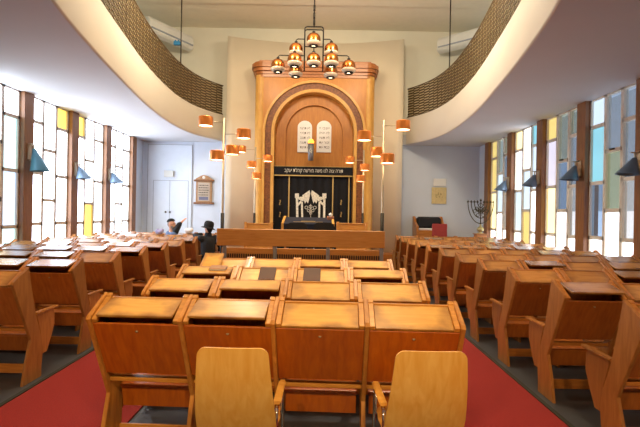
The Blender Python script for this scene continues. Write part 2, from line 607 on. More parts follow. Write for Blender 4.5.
# transom heights read per column: (pixel column, [pixel rows from the top down]), panes from the top down
LEFT = {  # bay after post index: near -> far columns
    4: [(-10, [120, 190], 'Wcb'), (3, [140, 199], 'WpW'), (15, [115.3, 170, 227], 'Wcbc')],
    5: [(42, [122, 173, 224], 'WWWW'), (55, [151, 200.5], 'WWW'), (66, [130, 177, 223], 'yWWW')],
    6: [(86, [136.7, 178.7, 223], 'yWWW'), (94, [161, 203.5], 'WWy'), (102, [141.5, 182, 222], 'WWWW')],
    7: [(116.5, [146, 182.6, 222], 'WWWW'), (123.5, [167, 204], 'WWW'), (129.5, [151, 186, 221], 'WWWW')],
}
RIGHT = {  # near -> far columns
    4: [(634, [118, 178.5, 240.7], 'BBKw'), (616, [150, 210.5], 'BNw'), (601, [126, 183, 238], 'SCUw')],
    5: [(575.5, [135, 186, 237], 'GBKw'), (564, [161, 210.7], 'GUw'), (554.5, [140.5, 187, 234.5], 'YLpw')],
    6: [(537, [145, 190, 232.7], 'CSww'), (528, [170, 210.5], 'wSY'), (521, [150.5, 191, 231.5], 'pwSw')],
    7: [(508, [154.5, 193.7, 229], 'GUKw'), (502, [173.7, 212.7], 'GSw'), (496.5, [158.7, 192.5, 229.5], 'YYpw')],
}
wn = 0
for sx, table in ((-1, LEFT), (1, RIGHT)):
    for bay in range(FIRST, 8):
        wn += 1
        y0, y1 = POSTS[bay] + PW / 2, POSTS[bay + 1] - PW / 2
        cols = table.get(bay)
        cw = (y1 - y0) / 3
        gx = sx * (HW + .06)
        fr = MB()
        gl = MB()
        used = []
        fx0, fx1 = sorted((sx * (HW + .02), sx * (HW + .10)))
        mw = .075
        for k in range(4):
            yy = y0 + cw * k
            fr.bb(fx0, fx1, max(y0, yy - mw / 2), min(y1, yy + mw / 2), SILL, SOF)
        fr.bb(fx0, fx1, y0, y1, SILL, SILL + .06)
        fr.bb(fx0, fx1, y0, y1, SOF - .03, SOF)
        for k in range(3):
            yc = y0 + cw * (k + .5)
            if cols:
                px, rows, code = cols[k]
                hs = [P(px, r_, yc).z for r_ in rows]
            else:
                hs = [[3.1, 2.2, 1.35], [2.7, 1.8]][k % 2]
                code = ('WWWW' if sx < 0 else 'wSBw')[:len(hs) + 1]
            edges = [SOF - .03] + hs + [SILL + .06]
            for h in hs:
                fr.bb(fx0, fx1, y0 + cw * k, y0 + cw * (k + 1), h - .033, h + .033)
            for j, ch in enumerate(code):
                if ch not in used:
                    used.append(ch)
                v = [gl.bm.verts.new((gx, yy, zz)) for yy, zz in
                     ((yc - cw / 2, edges[j + 1]), (yc + cw / 2, edges[j + 1]), (yc + cw / 2, edges[j]), (yc - cw / 2, edges[j]))]
                if sx > 0:
                    v.reverse()
                fc = gl.bm.faces.new(v)
                fc.material_index = used.index(ch)
        if sx > 0 and bay == 4:   # window stay on a post and small catches
            pass
        root = fr.obj('window_%d' % wn, M['mullion'] if sx < 0 else M['mullion_r'])
        root['kind'] = 'structure'
        gl.obj('glass', [GL[c_] for c_ in used], root)
        if bay in (4, 5) and sx > 0:
            q = P(616 if bay == 4 else 564, 149 if bay == 4 else 160, y0 + cw * 1.5)
            hb = MB().box((sx * (HW - .0), y0 + cw * 1.5, q.z), (.03, .12, .03), None, .006)
            hb.tube([(sx * (HW - .02), y0 + cw * 1.4, q.z), (sx * (HW - .05), y0 + cw * 1.4, q.z), (sx * (HW - .05), y0 + cw * 1.2, q.z - .02)], .008, 6)
            hb.obj('catch', M['bronze'], root)

# outside, seen through the clear panes on the right
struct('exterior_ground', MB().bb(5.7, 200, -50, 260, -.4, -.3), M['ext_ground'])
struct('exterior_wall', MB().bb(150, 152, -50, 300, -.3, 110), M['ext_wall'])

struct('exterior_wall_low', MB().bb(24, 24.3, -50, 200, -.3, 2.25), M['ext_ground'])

# carpets, edge strips, dais
for sx, nm in ((-1, 'left'), (1, 'right')):
    x0, x1 = (-2.29, -1.15) if sx < 0 else (1.235, 2.29)
    c = MB().bb(x0, x1, -2.9, 12.2, 0.0, .012).obj('carpet_runner', M['carpet'])
    tag(c, 'red carpet runner down the %s aisle' % nm, 'carpet', 'red aisle runners')
    x0, x1 = sorted((sx * 2.292, sx * 2.33))
    struct('trim_carpet_edge_' + nm, MB().bb(x0, x1, -2.9, 12.2, 0, .02), M['edge'])
struct('floor_dais', MB().bb(-2.9, HW - .001, 12.96, BACK - .001, 0.001, .5), M['ark_trim'])

# door in the front wall at the left, two white leaves under a tall panel
d = struct('door_1', MB().bb(-5.14, -3.74, BACK - .035, BACK - .001, 0, SOF - .1, .004), M['door_white'])
sm = MB()
for x in (-5.14, -3.75):
    sm.bb(x, x + .012, BACK - .042, BACK - .03, 0, SOF - .1)
sm.bb(-5.14, -3.74, BACK - .042, BACK - .03, SOF - .112, SOF - .1)
sm.bb(-4.95, -3.85, BACK - .042, BACK - .03, 2.6, 2.612)
for x in (-4.95, -4.43, -3.85):
    sm.bb(x - .006, x + .006, BACK - .042, BACK - .03, .02, 2.6)
sm.obj('door_seam', M['seam'], d)
for px in (165.7, 169.9):
    q = P(px, 212, BACK - .05)
    MB().sphere((q.x, BACK - .06, q.z), .03, 12, 8).obj('door_knob', M['bronze'], d)

# ------------------------------------------------------------------ pews
END = [(0.0, 1.095), (0.055, .86), (0.10, .68), (0.14, .56), (0.205, .40), (0.235, .26), (0.215, .10), (0.215, 0.0),
       (-.065, 0.0), (-.02, .20), (0.045, .40), (-.205, .925), (-.228, .965), (-.21, .988)]
LID_L = .232
LID_A = math.atan2(1.072 - .952, .20)


def pew_meshes(w, mats, tagname):
    t = .028
    iw = w - t
    m = {}
    b = MB().prism(END, -t / 2, 'x', t, .004)
    m['side_panel'] = b.mesh('side_panel', mats['end'])
    m['desk_lid'] = MB().bb(-iw / 2 + .036, iw / 2 - .036, -LID_L, 0, -.018, 0, .003).mesh('desk_lid', mats['lid'])
    bt = MB()
    rot = Matrix.Rotation(LID_A, 3, 'X')
    c0 = Vector((0, -.1, 1.015))
    bt.box(c0, (.034, .245, .03), rot, .003)
    bt.box(c0 + rot @ Vector((0, .105, .014)), (.034, .035, .014), rot, .003)
    m['batten'] = bt.mesh('batten', mats['wood'])
    a = Vector((0, -.19, .938)); c = Vector((0, .0, .56))
    ang = math.atan2((a - c).z, -(a - c).y)
    rp = Matrix.Rotation(PI / 2 - ang, 3, 'X')
    L = (a - c).length
    pb = MB().box((a + c) / 2, (iw, .016, L), Matrix.Rotation(math.atan2(.19, .378), 3, 'X'), .003)
    m['back_panel'] = pb.mesh('back_panel', mats['panel'])
    a = Vector((0, -.02, 1.045)); c = Vector((0, .10, .53))
    m['backrest'] = MB().box((a + c) / 2, (iw, .016, (a - c).length), Matrix.Rotation(math.atan2(.12, .515), 3, 'X'), .003).mesh('backrest', mats['panel'])
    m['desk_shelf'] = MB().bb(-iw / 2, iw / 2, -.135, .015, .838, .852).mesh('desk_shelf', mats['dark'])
    m['hinge_rail'] = MB().box((0, -.012, 1.058), (iw, .03, .022), None, .003).mesh('hinge_rail', mats['wood'])
    m['rail'] = MB().bb(-iw / 2, iw / 2, .035, .10, .485, .512, .004).mesh('rail', mats['wood'])
    m['lower_panel'] = MB().box((0, .165, .345), (iw - .06, .016, .17), Matrix.Rotation(.2, 3, 'X'), .003).mesh('lower_panel', mats['panel'])
    m['seat'] = MB().box((0, .31, .425), (iw - .04, .34, .022), Matrix.Rotation(.06, 3, 'X'), .006).mesh('seat', mats['panel'])
    m['kick_board'] = MB().bb(-iw / 2, iw / 2, .185, .203, .035, .125, .003).mesh('kick_board', mats['wood'])
    m['armrest'] = MB().prism([(.115, .625), (.46, .63), (.475, .64), (.47, .652), (.115, .648)], -.026, 'x', .052, .006).mesh('armrest', mats['end'])
    m['armrest_support'] = MB().prism([(.13, .624), (.40, .628), (.42, .60), (.425, .47), (.375, .36), (.30, .22), (.235, .22), (.19, .44)], -.012, 'x', .024, .003).mesh('armrest_support', mats['end'])
    m['lock'] = MB().lathe([(0.0001, 0), (.010, 0), (.010, .003), (.005, .004), (.0001, .004)], (0, 0, 0), 10,
                           Matrix.Rotation(PI / 2, 3, 'X')).mesh('lock', M['lock'])
    return m


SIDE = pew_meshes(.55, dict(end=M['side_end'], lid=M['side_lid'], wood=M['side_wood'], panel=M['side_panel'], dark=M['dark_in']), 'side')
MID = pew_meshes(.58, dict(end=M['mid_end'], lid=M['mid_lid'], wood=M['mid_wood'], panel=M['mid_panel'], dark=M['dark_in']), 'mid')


def pew_row(ms, w, n, xc, z, label, group, raised=None, rz=0.0):
    root = thing('pew', label, 'pew', (xc, z, 0), rz, group)
    for i in range(n + 1):
        x = (i - n / 2) * w
        o = link('side_panel', ms['side_panel'], root, (x, 0, 0))
        a = link('armrest', ms['armrest'], root, (x, 0, 0))
        link('armrest_support', ms['armrest_support'], a)
    for i in range(n):
        x = (i - n / 2 + .5) * w
        for k in ('back_panel', 'backrest', 'desk_shelf', 'hinge_rail', 'rail', 'lower_panel', 'seat', 'kick_board'):
            link(k, ms[k], root, (x, 0, 0))
        for s in (-1, 1):
            link('batten', ms['batten'], root, (x + s * (w / 2 - .014 - .018), 0, 0))
        ang = LID_A
        if raised and i in raised:
            ang = raised[i]
        link('desk_lid', ms['desk_lid'], root, (x, -.005, 1.072), (ang, 0, 0))
        q = Vector((x, -.172, .885))
        link('lock', ms['lock'], root, q, (-.46, 0, 0))
    return root


ORD = ['first', 'second', 'third', 'fourth', 'fifth', 'sixth', 'seventh', 'eighth', 'ninth', 'tenth', 'eleventh']
MIDZ = [2.985, 3.86, 4.74, 5.63]
MIDR = [R(-2.3), R(-1.6), R(-1.5), R(-1.0)]   # the rows stand slightly askew
LOW = R(13)
mid_raise = [{0: R(19), 1: R(17)}, {0: R(16), 1: R(10)}, {0: R(11), 3: R(12)}, {2: R(14), 1: R(20), 3: R(15)}]
mid_notes = ['nearest centre row of four honey wood pew desks, behind the two plywood chairs',
             'second centre pew row from the chairs, its two left lids lifted, nothing lying on them',
             'third centre pew row from the chairs, two dark brown books lying on its lids',
             'farthest centre pew row, closest to the long wooden reading-platform panel']
for i, z in enumerate(MIDZ):
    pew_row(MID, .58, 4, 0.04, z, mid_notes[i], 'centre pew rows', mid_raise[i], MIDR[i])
LEFTZ = [4.22 + .968 * k for k in range(9)]
for i, z in enumerate(LEFTZ):
    ra = {}
    for k in range(5):
        if rnd.random() < .7:
            ra[k] = R(rnd.uniform(9, 20))
    if i == 0:
        ra.pop(4, None)
        ra[3] = R(13)
    if i == 1:
        ra[3] = R(12); ra[4] = R(13)
    lab = 'left block of brown pews, %s row counted from the front of the photo' % ORD[i]
    if i == 7:
        lab = 'left block of pews, row in which the man in the skullcap sits'
    if i == 8:
        lab = 'left block of pews, last row before the white doors'
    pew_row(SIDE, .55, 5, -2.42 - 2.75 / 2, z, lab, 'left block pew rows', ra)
RIGHTZ = [3.10 + .96 * k for k in range(10)] + [12.46]
for i, z in enumerate(RIGHTZ):
    ra = {}
    for k in range(5):
        if rnd.random() < .4:
            ra[k] = R(rnd.uniform(8, 20))
    if i == 0:
        ra.pop(0, None)
    if i == 1:
        ra[0] = R(13)
    if i == 2:
        ra.pop(0, None); ra.pop(1, None)
    lab = 'right block of brown pews, %s row counted from the front of the photo' % ORD[i]
    if i == 10:
        lab = 'right block of pews, last row before the candelabrum and red chair'
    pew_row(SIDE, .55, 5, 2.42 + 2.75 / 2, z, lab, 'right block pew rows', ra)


# ------------------------------------------------------------------ books
def book(w, h, t, cover, label, loc, rot, group='prayer books on the pews', name='book', cat='book'):
    root = thing(name, label, cat, loc, 0, group)
    root.rotation_euler = rot
    c = MB()
    c.bb(-w / 2, w / 2, -h / 2, h / 2, 0, .003)
    c.bb(-w / 2, w / 2, -h / 2, h / 2, t - .003, t)
    c.bb(-w / 2, -w / 2 + .003, -h / 2, h / 2, 0, t)
    c.obj('cover', cover, root)
    MB().bb(-w / 2 + .003, w / 2 - .006, -h / 2 + .005, h / 2 - .005, .003, t - .003).obj('pages', M['paper'], root)
    return root


def on_lid(z, x, v, ang=LID_A, off=.001, rz=0.0):
    """a point on a lid: v metres down the slope from the hinge"""
    return Vector((x, z + (x - .04) * math.sin(rz) - .005 - v * math.cos(ang), 1.072 - v * math.sin(ang) + off * math.cos(ang)))


a3 = R(11)
book(.17, .12, .022, M['book_rose'], 'dusty brown book lying on the lifted left lid of the third centre row',
     on_lid(MIDZ[2], P(217, 267, 4.6).x, .09, a3, .001, MIDR[2]), (a3, 0, .0))
book(.165, .2, .014, M['book_brown'], 'dark brown book on the third centre row, left one of the two',
     on_lid(MIDZ[2], P(267, 271, 4.6).x, .115, LID_A, .001, MIDR[2]), (LID_A, 0, MIDR[2]))
book(.175, .21, .014, M['book_brown'], 'dark brown book on the third centre row, right one of the two',
     on_lid(MIDZ[2], P(312, 271, 4.6).x, .115, LID_A, .001, MIDR[2]), (LID_A, 0, MIDR[2]))
book(.16, .12, .045, M['book_green'], 'pale book inside the lifted leftmost desk of the nearest centre row', (-.80, MIDZ[0] - .02, .8525), (0, 0, MIDR[0]))
book(.2, .12, .04, M['book_red'], 'dark red book inside the lifted desk behind the left plywood chair', (-.22, MIDZ[0] - .045, .8525), (0, 0, MIDR[0]))
book(.17, .12, .05, M['book_navy'], 'dark blue book inside the lifted left desk of the second centre row', (-.85, MIDZ[1] - .03, .8525), (0, 0, MIDR[1]))
book(.17, .12, .05, M['paper'], 'white-covered book inside the lifted aisle desk of the right block', (2.60, RIGHTZ[1] - .055, .8525), (0, 0, .0))
# the loose bright board propped on the far left desk of the last centre row
lb = MB().bb(-.12, .12, -.13, .13, 0, .016, .004).obj('loose_board', M['mid_lid'])
lb.location = on_lid(MIDZ[3], -1.0, .13, LID_A, .003, MIDR[3])
lb.rotation_euler = (R(42), 0, -.05)
lb.location.z += .03
tag(lb, 'bright loose wooden lid board propped on the left end of the farthest centre row', 'board')


# ------------------------------------------------------------------ the two plywood chairs in front
def rounded_panel(w_top, w_bot, h, r, t, curve=.02):
    mb = MB()
    bm = mb.bm
    pts = [(-w_bot / 2, 0), (w_bot / 2, 0), (w_bot / 2 - .004, h * .25)]
    for i in range(7):
        a = PI / 2 * i / 6
        pts.append((w_top / 2 - r + r * math.cos(a), h - r + r * math.sin(a) + 0.0))
    for i in range(7):
        a = PI / 2 + PI / 2 * i / 6
        pts.append((-w_top / 2 + r + r * math.cos(a), h - r + r * math.sin(a)))
    pts.append((-w_bot / 2 + .004, h * .25))
    # grid in x for the bend: fill, then bisect
    v = [bm.verts.new((x, 0, z)) for x, z in pts]
    bm.faces.new(v)
    for k in range(1, 12):
        xx = -w_bot / 2 + w_bot * k / 12
        g = bm.verts[:] + bm.edges[:] + bm.faces[:]
        bmesh.ops.bisect_plane(bm, geom=g, plane_co=(xx, 0, 0), plane_no=(1, 0, 0))
    for k in range(1, 8):
        g = bm.verts[:] + bm.edges[:] + bm.faces[:]
        bmesh.ops.bisect_plane(bm, geom=g, plane_co=(0, 0, h * k / 8), plane_no=(0, 0, 1))
    ex = bmesh.ops.extrude_face_region(bm, geom=bm.faces[:])
    bmesh.ops.translate(bm, vec=(0, t, 0), verts=[q for q in ex['geom'] if isinstance(q, bmesh.types.BMVert)])
    for q in bm.verts:
        q.co.y -= curve * (1 - (q.co.x / (w_bot / 2)) ** 2)
        q.co.y -= 0.16 * (q.co.z / h) + .03 * math.sin(PI * q.co.z / h)
    bmesh.ops.recalc_face_normals(bm, faces=bm.faces[:])
    for f in bm.faces:
        f.smooth = True
    # keep the rim crisp
    for e in bm.edges:
        if len(e.link_faces) == 2 and e.calc_face_angle(0) > .6:
            e.smooth = False
    return mb


def shell_chair(loc, rz, label):
    c = thing('plywood_chair', label, 'chair', loc, rz, 'plywood chairs in the centre')
    bk = rounded_panel((.372), .438, .525, .05, .014).obj('backrest', M['chair'], c, (0, .10, .43))
    st = MB()
    pts = [(-.2, .08), (.2, .08), (.215, .3), (.2, .45), (.16, .49), (-.16, .49), (-.2, .45), (-.215, .3)]
    st.prism(pts, .43, 'z', .014, .005)
    st.obj('seat', M['chair'], c)
    for s in (-1, 1):
        x = s * .212
        fr = MB()
        fr.tube([(x, .10, 0.011), (x, .10, .30), (x, .105, .52), (x, .12, .565), (x, .16, .575), (x, .42, .575), (x, .46, .555), (x, .475, .5), (x, .485, .25), (x, .49, .011)], .011, 10)
        fr.tube([(x, .10, .011), (x, .49, .011)], .011, 8)
        fr.obj('frame', M['chrome'], c)
        MB().prism([(.13, .587), (.44, .587), (.452, .594), (.45, .606), (.13, .606)], x - .022, 'x', .044, .006).obj('armrest', M['chair'], c)
    for y in (.12, .42):
        MB().tube([(-.212, y, .575), (-.212, y, .43), (-.2, y, .418), (.2, y, .418), (.212, y, .43), (.212, y, .575)], .009, 8).obj('crossbar', M['chrome'], c)
    return c


shell_chair((-.125, 2.37, 0), R(-1), 'honey plywood chair with chrome frame, nearest the camera, the left one')
shell_chair((.895, 2.37, 0), R(1), 'honey plywood chair with chrome frame, nearest the camera, beside the right red carpet')

# ------------------------------------------------------------------ the bimah
bz = 7.7
bp = thing('bimah_bench', 'long golden wood bench panel on grey steel posts behind the centre pews', 'bench', (.01, bz, 0))
MB().bb(-1.455, 1.415, -.03, .03, 1.075, 1.365, .006).obj('panel', M['bimah'], bp)
for px in (224.5, 275, 328, 381.5):
    x = P(px, 250, bz + .06).x - .01
    MB().bb(x - .03, x + .03, .035, .085, .0, 1.2, .004).obj('post', M['steel'], bp)
MB().bb(-1.40, 1.37, .12, .145, .78, 1.03, .004).obj('lower_panel', M['bimah'], bp)
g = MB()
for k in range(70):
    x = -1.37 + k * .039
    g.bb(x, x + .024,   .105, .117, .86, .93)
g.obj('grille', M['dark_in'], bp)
struct('floor_bimah', MB().bb(-1.6, 1.6, 8.35, 12.0, 0.001, .3), M['ark_trim'])

rt = thing('reading_table', 'reading table on the platform under a navy velvet cover with gold lettering', 'table', (0, 0, 0))
tx0, tx1 = P(283, 220, 9.4).x, P(333, 220, 9.4).x
tz = 9.4
th = P(308, 217.3, 9.9).z
b = MB()
b.prism([(tz - .02, th - .14), (tz + .55, th - .02), (tz + .55, th - .06), (tz - .02, th - .18)], tx0, 'x', tx1 - tx0, .006)
b.obj('tabletop', M['bimah'], rt)
for x in (tx0 + .03, tx1 - .09):
    for y in (tz + .02, tz + .47):
        MB().bb(x, x + .06, y, y + .06, .3, th - .12 if y > tz + .2 else th - .17, .004).obj('leg', M['bimah'], rt)
cv = MB()
cv.prism([(tz - .05, th - .42), (tz - .05, th - .14), (tz - .03, th - .125), (tz + .56, th), (tz + .58, th - .02), (tz + .58, th - .4),
          (tz + .57, th - .4), (tz + .565, th - .03), (tz - .025, th - .135), (tz - .035, th - .15), (tz - .035, th - .42)], tx0 + .02, 'x', tx1 - tx0 - .04)
cov = cv.obj('cover', M['navy'], rt)
gd = MB()
gd.box(((tx0 + tx1) / 2, tz + .1, th - .094), (.62, .02, .004), Matrix.Rotation(.21, 3, 'X'))
gd.box(((tx0 + tx1) / 2, tz + .16, th - .08), (.3, .03, .004), Matrix.Rotation(.21, 3, 'X'))
gd.obj('gold_braid', M['gold'], cov)
for x in (tx0 - .03, tx1 - .02):
    MB().prism([(tz - .07, th - .44), (tz - .07, th - .12), (tz + .58, th + .02), (tz + .60, th - .02), (tz + .0, th - .17), (tz + .0, th - .44)], x, 'x', .05, .006).obj('side_rail', M['ark_light'], rt)
q = P(331.5, 218.5, 9.75)
tb = thing('tissue_box', 'brown tissue box with a white tissue on the right of the reading table', 'tissue box', (q.x - .02, 9.80, th - .05))
tb.rotation_euler = (.21, 0, 0)
MB().bb(-.075, .075, -.05, .05, 0.0, .075, .004).obj('box', M['tissue_box'], tb)
MB().lathe([(.012, .07), (.03, .09), (.045, .125), (.02, .15), (.004, .165)], (0, 0, 0), 7).obj('tissue', M['paper'], tb)

# two black padded chairs between the bench panel and the table
for i, (pxa, lab) in enumerate(((297, 'black padded chair in front of the reading table, left one'), (324, 'black padded chair in front of the reading table, right one'))):
    q = P(pxa, 228, 8.8)
    c = thing('padded_chair', lab, 'chair', (q.x, 8.8, .3), 0, 'black chairs on the platform')
    htop = P(pxa, 222.3, 8.8).z - .3
    pts = [(-.2, htop - .5), (.2, htop - .5), (.205, htop - .1), (.185, htop - .035), (.13, htop - .005), (-.13, htop - .005), (-.185, htop - .035), (-.205, htop - .1)]
    MB().prism(pts, -.04, 'y', .06, .012).obj('backrest', M['cushion'], c)
    MB().bb(-.21, .21, 0, .42, .42, .49, .02).obj('seat', M['cushion'], c)
    for sx in (-1, 1):
        for y in (-.01, .38):
            MB().tube([(sx * .19, y, 0.001), (sx * .19, y, .43 if y > 0 else htop - .3)], .012, 8).obj('leg', M['steel'], c)

# rails at the far side of the platform
for pa, pb_, lab in ((245, 272.5, 'low wooden rail at the far left corner of the platform'), (337, 367, 'low wooden rail at the far right corner of the platform')):
    zz = 11.55
    a, b2 = P(pa, 224, zz), P(pb_, 224, zz)
    rl = thing('platform_rail', lab, 'rail', (0, 0, 0), 0, 'far platform rails')
    MB().bb(a.x, b2.x, zz - .02, zz + .02, .3, a.z, .004).obj('panel', M['bimah'], rl)
    MB().bb(a.x - .02, b2.x + .02, zz - .04, zz + .04, a.z, a.z + .03, .006).obj('handrail', M['bimah'], rl)
    for x in (a.x + .02, b2.x - .02):
        MB().bb(x - .035, x + .035, zz - .045, zz + .0, .3, a.z + .06, .005).obj('post', M['bimah'], rl)

# ------------------------------------------------------------------ pole lamps on the platform corners
lamp_prof = lambda r, h: [(.02, h / 2 + .002), (r * .96, h / 2), (r, h / 2 - .01), (r, -h / 2)]


def pole_lamp(px_pole, z, y_top, lamps, label, base_z=0.0):
    p = P(px_pole, 170, z)
    root = thing('pole_lamp', label, 'lamp', (p.x, z, base_z), 0, 'copper pole lamps')
    top = P(px_pole, y_top, z).z - base_z
    MB().lathe([(.001, 0), (.12, 0), (.12, .02), (.03, .035), (.001, .035)], (0, 0, 0), 20).obj('base', M['black_metal'], root)
    MB().tube([(0, 0, .02), (0, 0, top)], .022, 10).obj('pole', M['pole'], root)
    sl = MB().tube([(0, 0, .03), (0, 0, P(px_pole, 213, z).z - base_z)], .032, 10).obj('sleeve', M['black_metal'], root)
    r, h = .125, .165
    for (lx, ly, lift, dy) in lamps:
        q = P(lx, ly, z)
        dx = q.x - p.x
        hz = q.z - base_z
        L = math.hypot(dx, dy)
        ah = hz + lift
        MB().tube([(0, 0, ah), (dx * .98, dy, ah)], .008, 6).obj('arm', M['pole'], root)
        sh = MB().lathe(lamp_prof(r, h), (0, 0, 0), 28)
        sh.lathe([(r - .006, -h / 2), (r - .006, h / 2 - .02)], (0, 0, 0), 28)
        s = sh.obj('lamp_shade', M['copper_lit'], root, (dx, dy, hz))
        MB().lathe([(.001, -h / 2 + .012), (r - .007, -h / 2 + .012), (r - .007, -h / 2 + .03), (.001, -h / 2 + .03)], (0, 0, 0), 24).obj('diffuser', M['glow'], s)
    return root


pole_lamp(223.2, 8.05, 118, [(206.5, 122, 0.0, -.05), (244.2, 134.5, 0.0, -.05), (231, 149.3, .0, .12), (219, 156.6, 0.0, -.16)],
          'pole of four copper lamps at the near left corner of the platform', .0125)
pole_lamp(383, 8.05, 120, [(402.7, 126, 0.0, -.05), (364, 136.5, 0.0, -.05), (378, 151.3, .0, .12), (386, 159.8, 0.0, -.16)],
          'pole of four copper lamps at the near right corner of the platform', .0125)
pole_lamp(255.2, 11.7, 147, [(241.5, 149.5, 0.0, -.05), (268, 158.7, 0.0, -.05), (252.5, 165.2, .0, -.16), (257.3, 176.3, .0, -.16)],
          'pole of four copper lamps at the far left corner of the platform', .3)
pole_lamp(363.5, 11.7, 150, [(349.8, 160.2, 0.0, -.05), (377.5, 151, 0.0, .05), (363.7, 168, 0, -.16), (360, 179, 0, -.16)][0:1] + [(364.2, 168, 0, -.16), (360, 179, 0, -.16)],
          'pole of three copper lamps at the far right corner of the platform', .3)

# ------------------------------------------------------------------ cream curved wall, ark
AX = .10
b = MB()
n = 28
inn, outr = [], []
for i in range(n + 1):
    u = -1 + 2 * i / n
    x = AX + 2.65 * u
    y = 14.0 - .5 * u * u
    inn.append((x, y)); outr.append((x, y + .12))
# set the back face straight along the wall
poly = inn + list(reversed(outr))
bm = b.bm
rings = []
for (x, y), (x2, y2) in zip(inn, outr):
    rings.append([bm.verts.new(v) for v in ((x, y, 0), (x, y, 6.93), (x2, y2, 6.93), (x2, y2, 0))])
fs = []
for a, c in zip(rings[:-1], rings[1:]):
    for k in range(4):
        f = bm.faces.new((a[k], a[(k + 1) % 4], c[(k + 1) % 4], c[k]))
        f.smooth = (k in (0, 2))
        fs.append(f)
fs.append(bm.faces.new(rings[0])); fs.append(bm.faces.new(rings[-1]))
for e in bm.edges:
    if len(e.link_faces) == 2 and e.calc_face_angle(0) > .6:
        e.smooth = False
bmesh.ops.recalc_face_normals(bm, faces=fs)
struct('wall_ark_screen', b, M['panel_cream'])


def arch(r, zs, z0, n=28):
    """outline of an arch opening: legs to z0, half circle at spring height zs"""
    pts = [(AX - r, z0)]
    for i in range(n + 1):
        a = PI - PI * i / n
        pts.append((AX + r * math.cos(a), zs + r * math.sin(a)))
    pts.append((AX + r, z0))
    return pts


AZ = 13.1
ZS = 4.02
D0 = .5
ark = thing('holy_ark', 'tall golden wooden ark with a round arch and brown cornice', 'ark', (0, 0, 0))
HB = 1.75
top = 5.66
MB().plate([(AX - 1.60, D0), (AX + 1.60, D0), (AX + 1.60, top), (AX - 1.60, top)][::1], [arch(1.50, ZS, D0 + .02)], AZ, AZ + .12).obj('front_board', M['ark'], ark)


def arch_ring(r0, r1, y0, y1, mat, name):
    o, i = arch(r1, ZS, D0 + .01), arch(r0, ZS, D0 + .01)
    mb = MB()
    bm = mb.bm
    rg = []
    for a, c in zip(o, i):
        rg.append([bm.verts.new(v) for v in ((a[0], y0, a[1]), (c[0], y0, c[1]), (c[0], y1, c[1]), (a[0], y1, a[1]))])
    fs = []
    for a, c in zip(rg[:-1], rg[1:]):
        for k in range(4):
            fs.append(bm.faces.new((a[k], a[(k + 1) % 4], c[(k + 1) % 4], c[k])))
    fs.append(bm.faces.new(rg[0])); fs.append(bm.faces.new(rg[-1]))
    bmesh.ops.recalc_face_normals(bm, faces=fs)
    return mb.obj(name, mat, ark)


arch_ring(1.43, 1.50, AZ - .03, AZ + .12, M['ark_light'], 'outer_moulding')
arch_ring(1.25, 1.43, AZ + .03, AZ + .14, M['ark_band'], 'mosaic_band')
arch_ring(1.16, 1.25, AZ - .01, AZ + .36, M['ark_light'], 'inner_moulding')
arch_ring(.86, 1.16, AZ + .28, AZ + .36, M['ark_inner'], 'niche_surround')
MB().bb(AX - 1.16, AX + 1.16, AZ + .36, AZ + .5, D0, ZS + 1.16).obj('niche_back', M['ark_inner'], ark)
arch_ring(.845, .875, AZ + .27, AZ + .36, M['ark_inner'], 'niche_reveal')
sd = MB()
for s in (-1, 1):
    x0, x1 = sorted((AX + s * 1.62, AX + s * 1.72))
    sd.bb(x0, x1, AZ + .15, AZ + .62, D0, top)
sd.bb(AX - 1.7, AX + 1.7, AZ + .10, AZ + .62, top - .1, top)
sd.obj('side_board', M['ark'], ark)
for s in (-1, 1):
    pl = MB().lathe([(.17, D0), (.17, top)], (AX + s * 1.58, AZ + .15, 0), 28)
    pl.obj('pilaster', M['ark_light'], ark)


def rrect(hw, y0, y1, r, n=6):
    pts = [(AX - hw, y1)]
    for i in range(n + 1):
        a = PI + PI / 2 * i / n
        pts.append((AX - hw + r + r * math.cos(a), y0 + r + r * math.sin(a)))
    for i in range(n + 1):
        a = -PI / 2 + PI / 2 * i / n
        pts.append((AX + hw - r + r * math.cos(a), y0 + r + r * math.sin(a)))
    pts.append((AX + hw, y1))
    return pts


co = MB()
for k, (z0, z1, off) in enumerate(((5.60, 5.68, .0), (5.68, 5.76, .03), (5.76, 5.86, .09), (5.86, 5.98, .13), (5.98, 6.03, .07))):
    co.prism(rrect(1.74 + off, AZ - .03 - off, AZ + .62, .22 + off), z0, 'z', z1 - z0)
co.obj('cornice', M['ark_trim'], ark)
co = MB()
co.bb(AX - 1.62, AX + 1.62, AZ - .09, AZ - .04, 5.87, 6.06, .004)
co.obj('cornice_board', M['ark_trim'], ark)

# curtain and valance
cz = AZ + .10
cur = thing('ark_curtain', 'black velvet curtain with gold edging and silver gate embroidery hanging in the ark', 'curtain', (0, 0, 0))
cx0, cx1 = P(273, 200, cz).x, P(351.5, 200, cz).x
ctop = P(312, 174, cz).z
mb = MB()
bm = mb.bm
N = 120
vr = []
for i in range(N + 1):
    u = i / N
    x = cx0 + (cx1 - cx0) * u
    y = cz + .012 * math.sin(u * 60) + .008 * math.sin(u * 23)
    vr.append((bm.verts.new((x, y, D0 + .05)), bm.verts.new((x, y, ctop + .05))))
for a, c in zip(vr[:-1], vr[1:]):
    f = bm.faces.new((a[0], c[0], c[1], a[1]))
    f.smooth = True
mb.obj('cloth', M['velvet'], cur)
tr = MB()
for px in (289, 332.7, 348.8):
    x = P(px, 195, cz).x
    tr.bb(x - .017, x + .017, cz - .034, cz - .026, D0 + .05, ctop + .03)
tr.obj('gold_edging', M['gold'], cur)
# embroidered gate: two pillars with capitals, broken pediment, tracery
em = MB()
ey = cz - .032


def sl(poly):
    em.prism([(P(a, c, cz).x, P(a, c, cz).z) for a, c in poly], ey, 'y', .006)


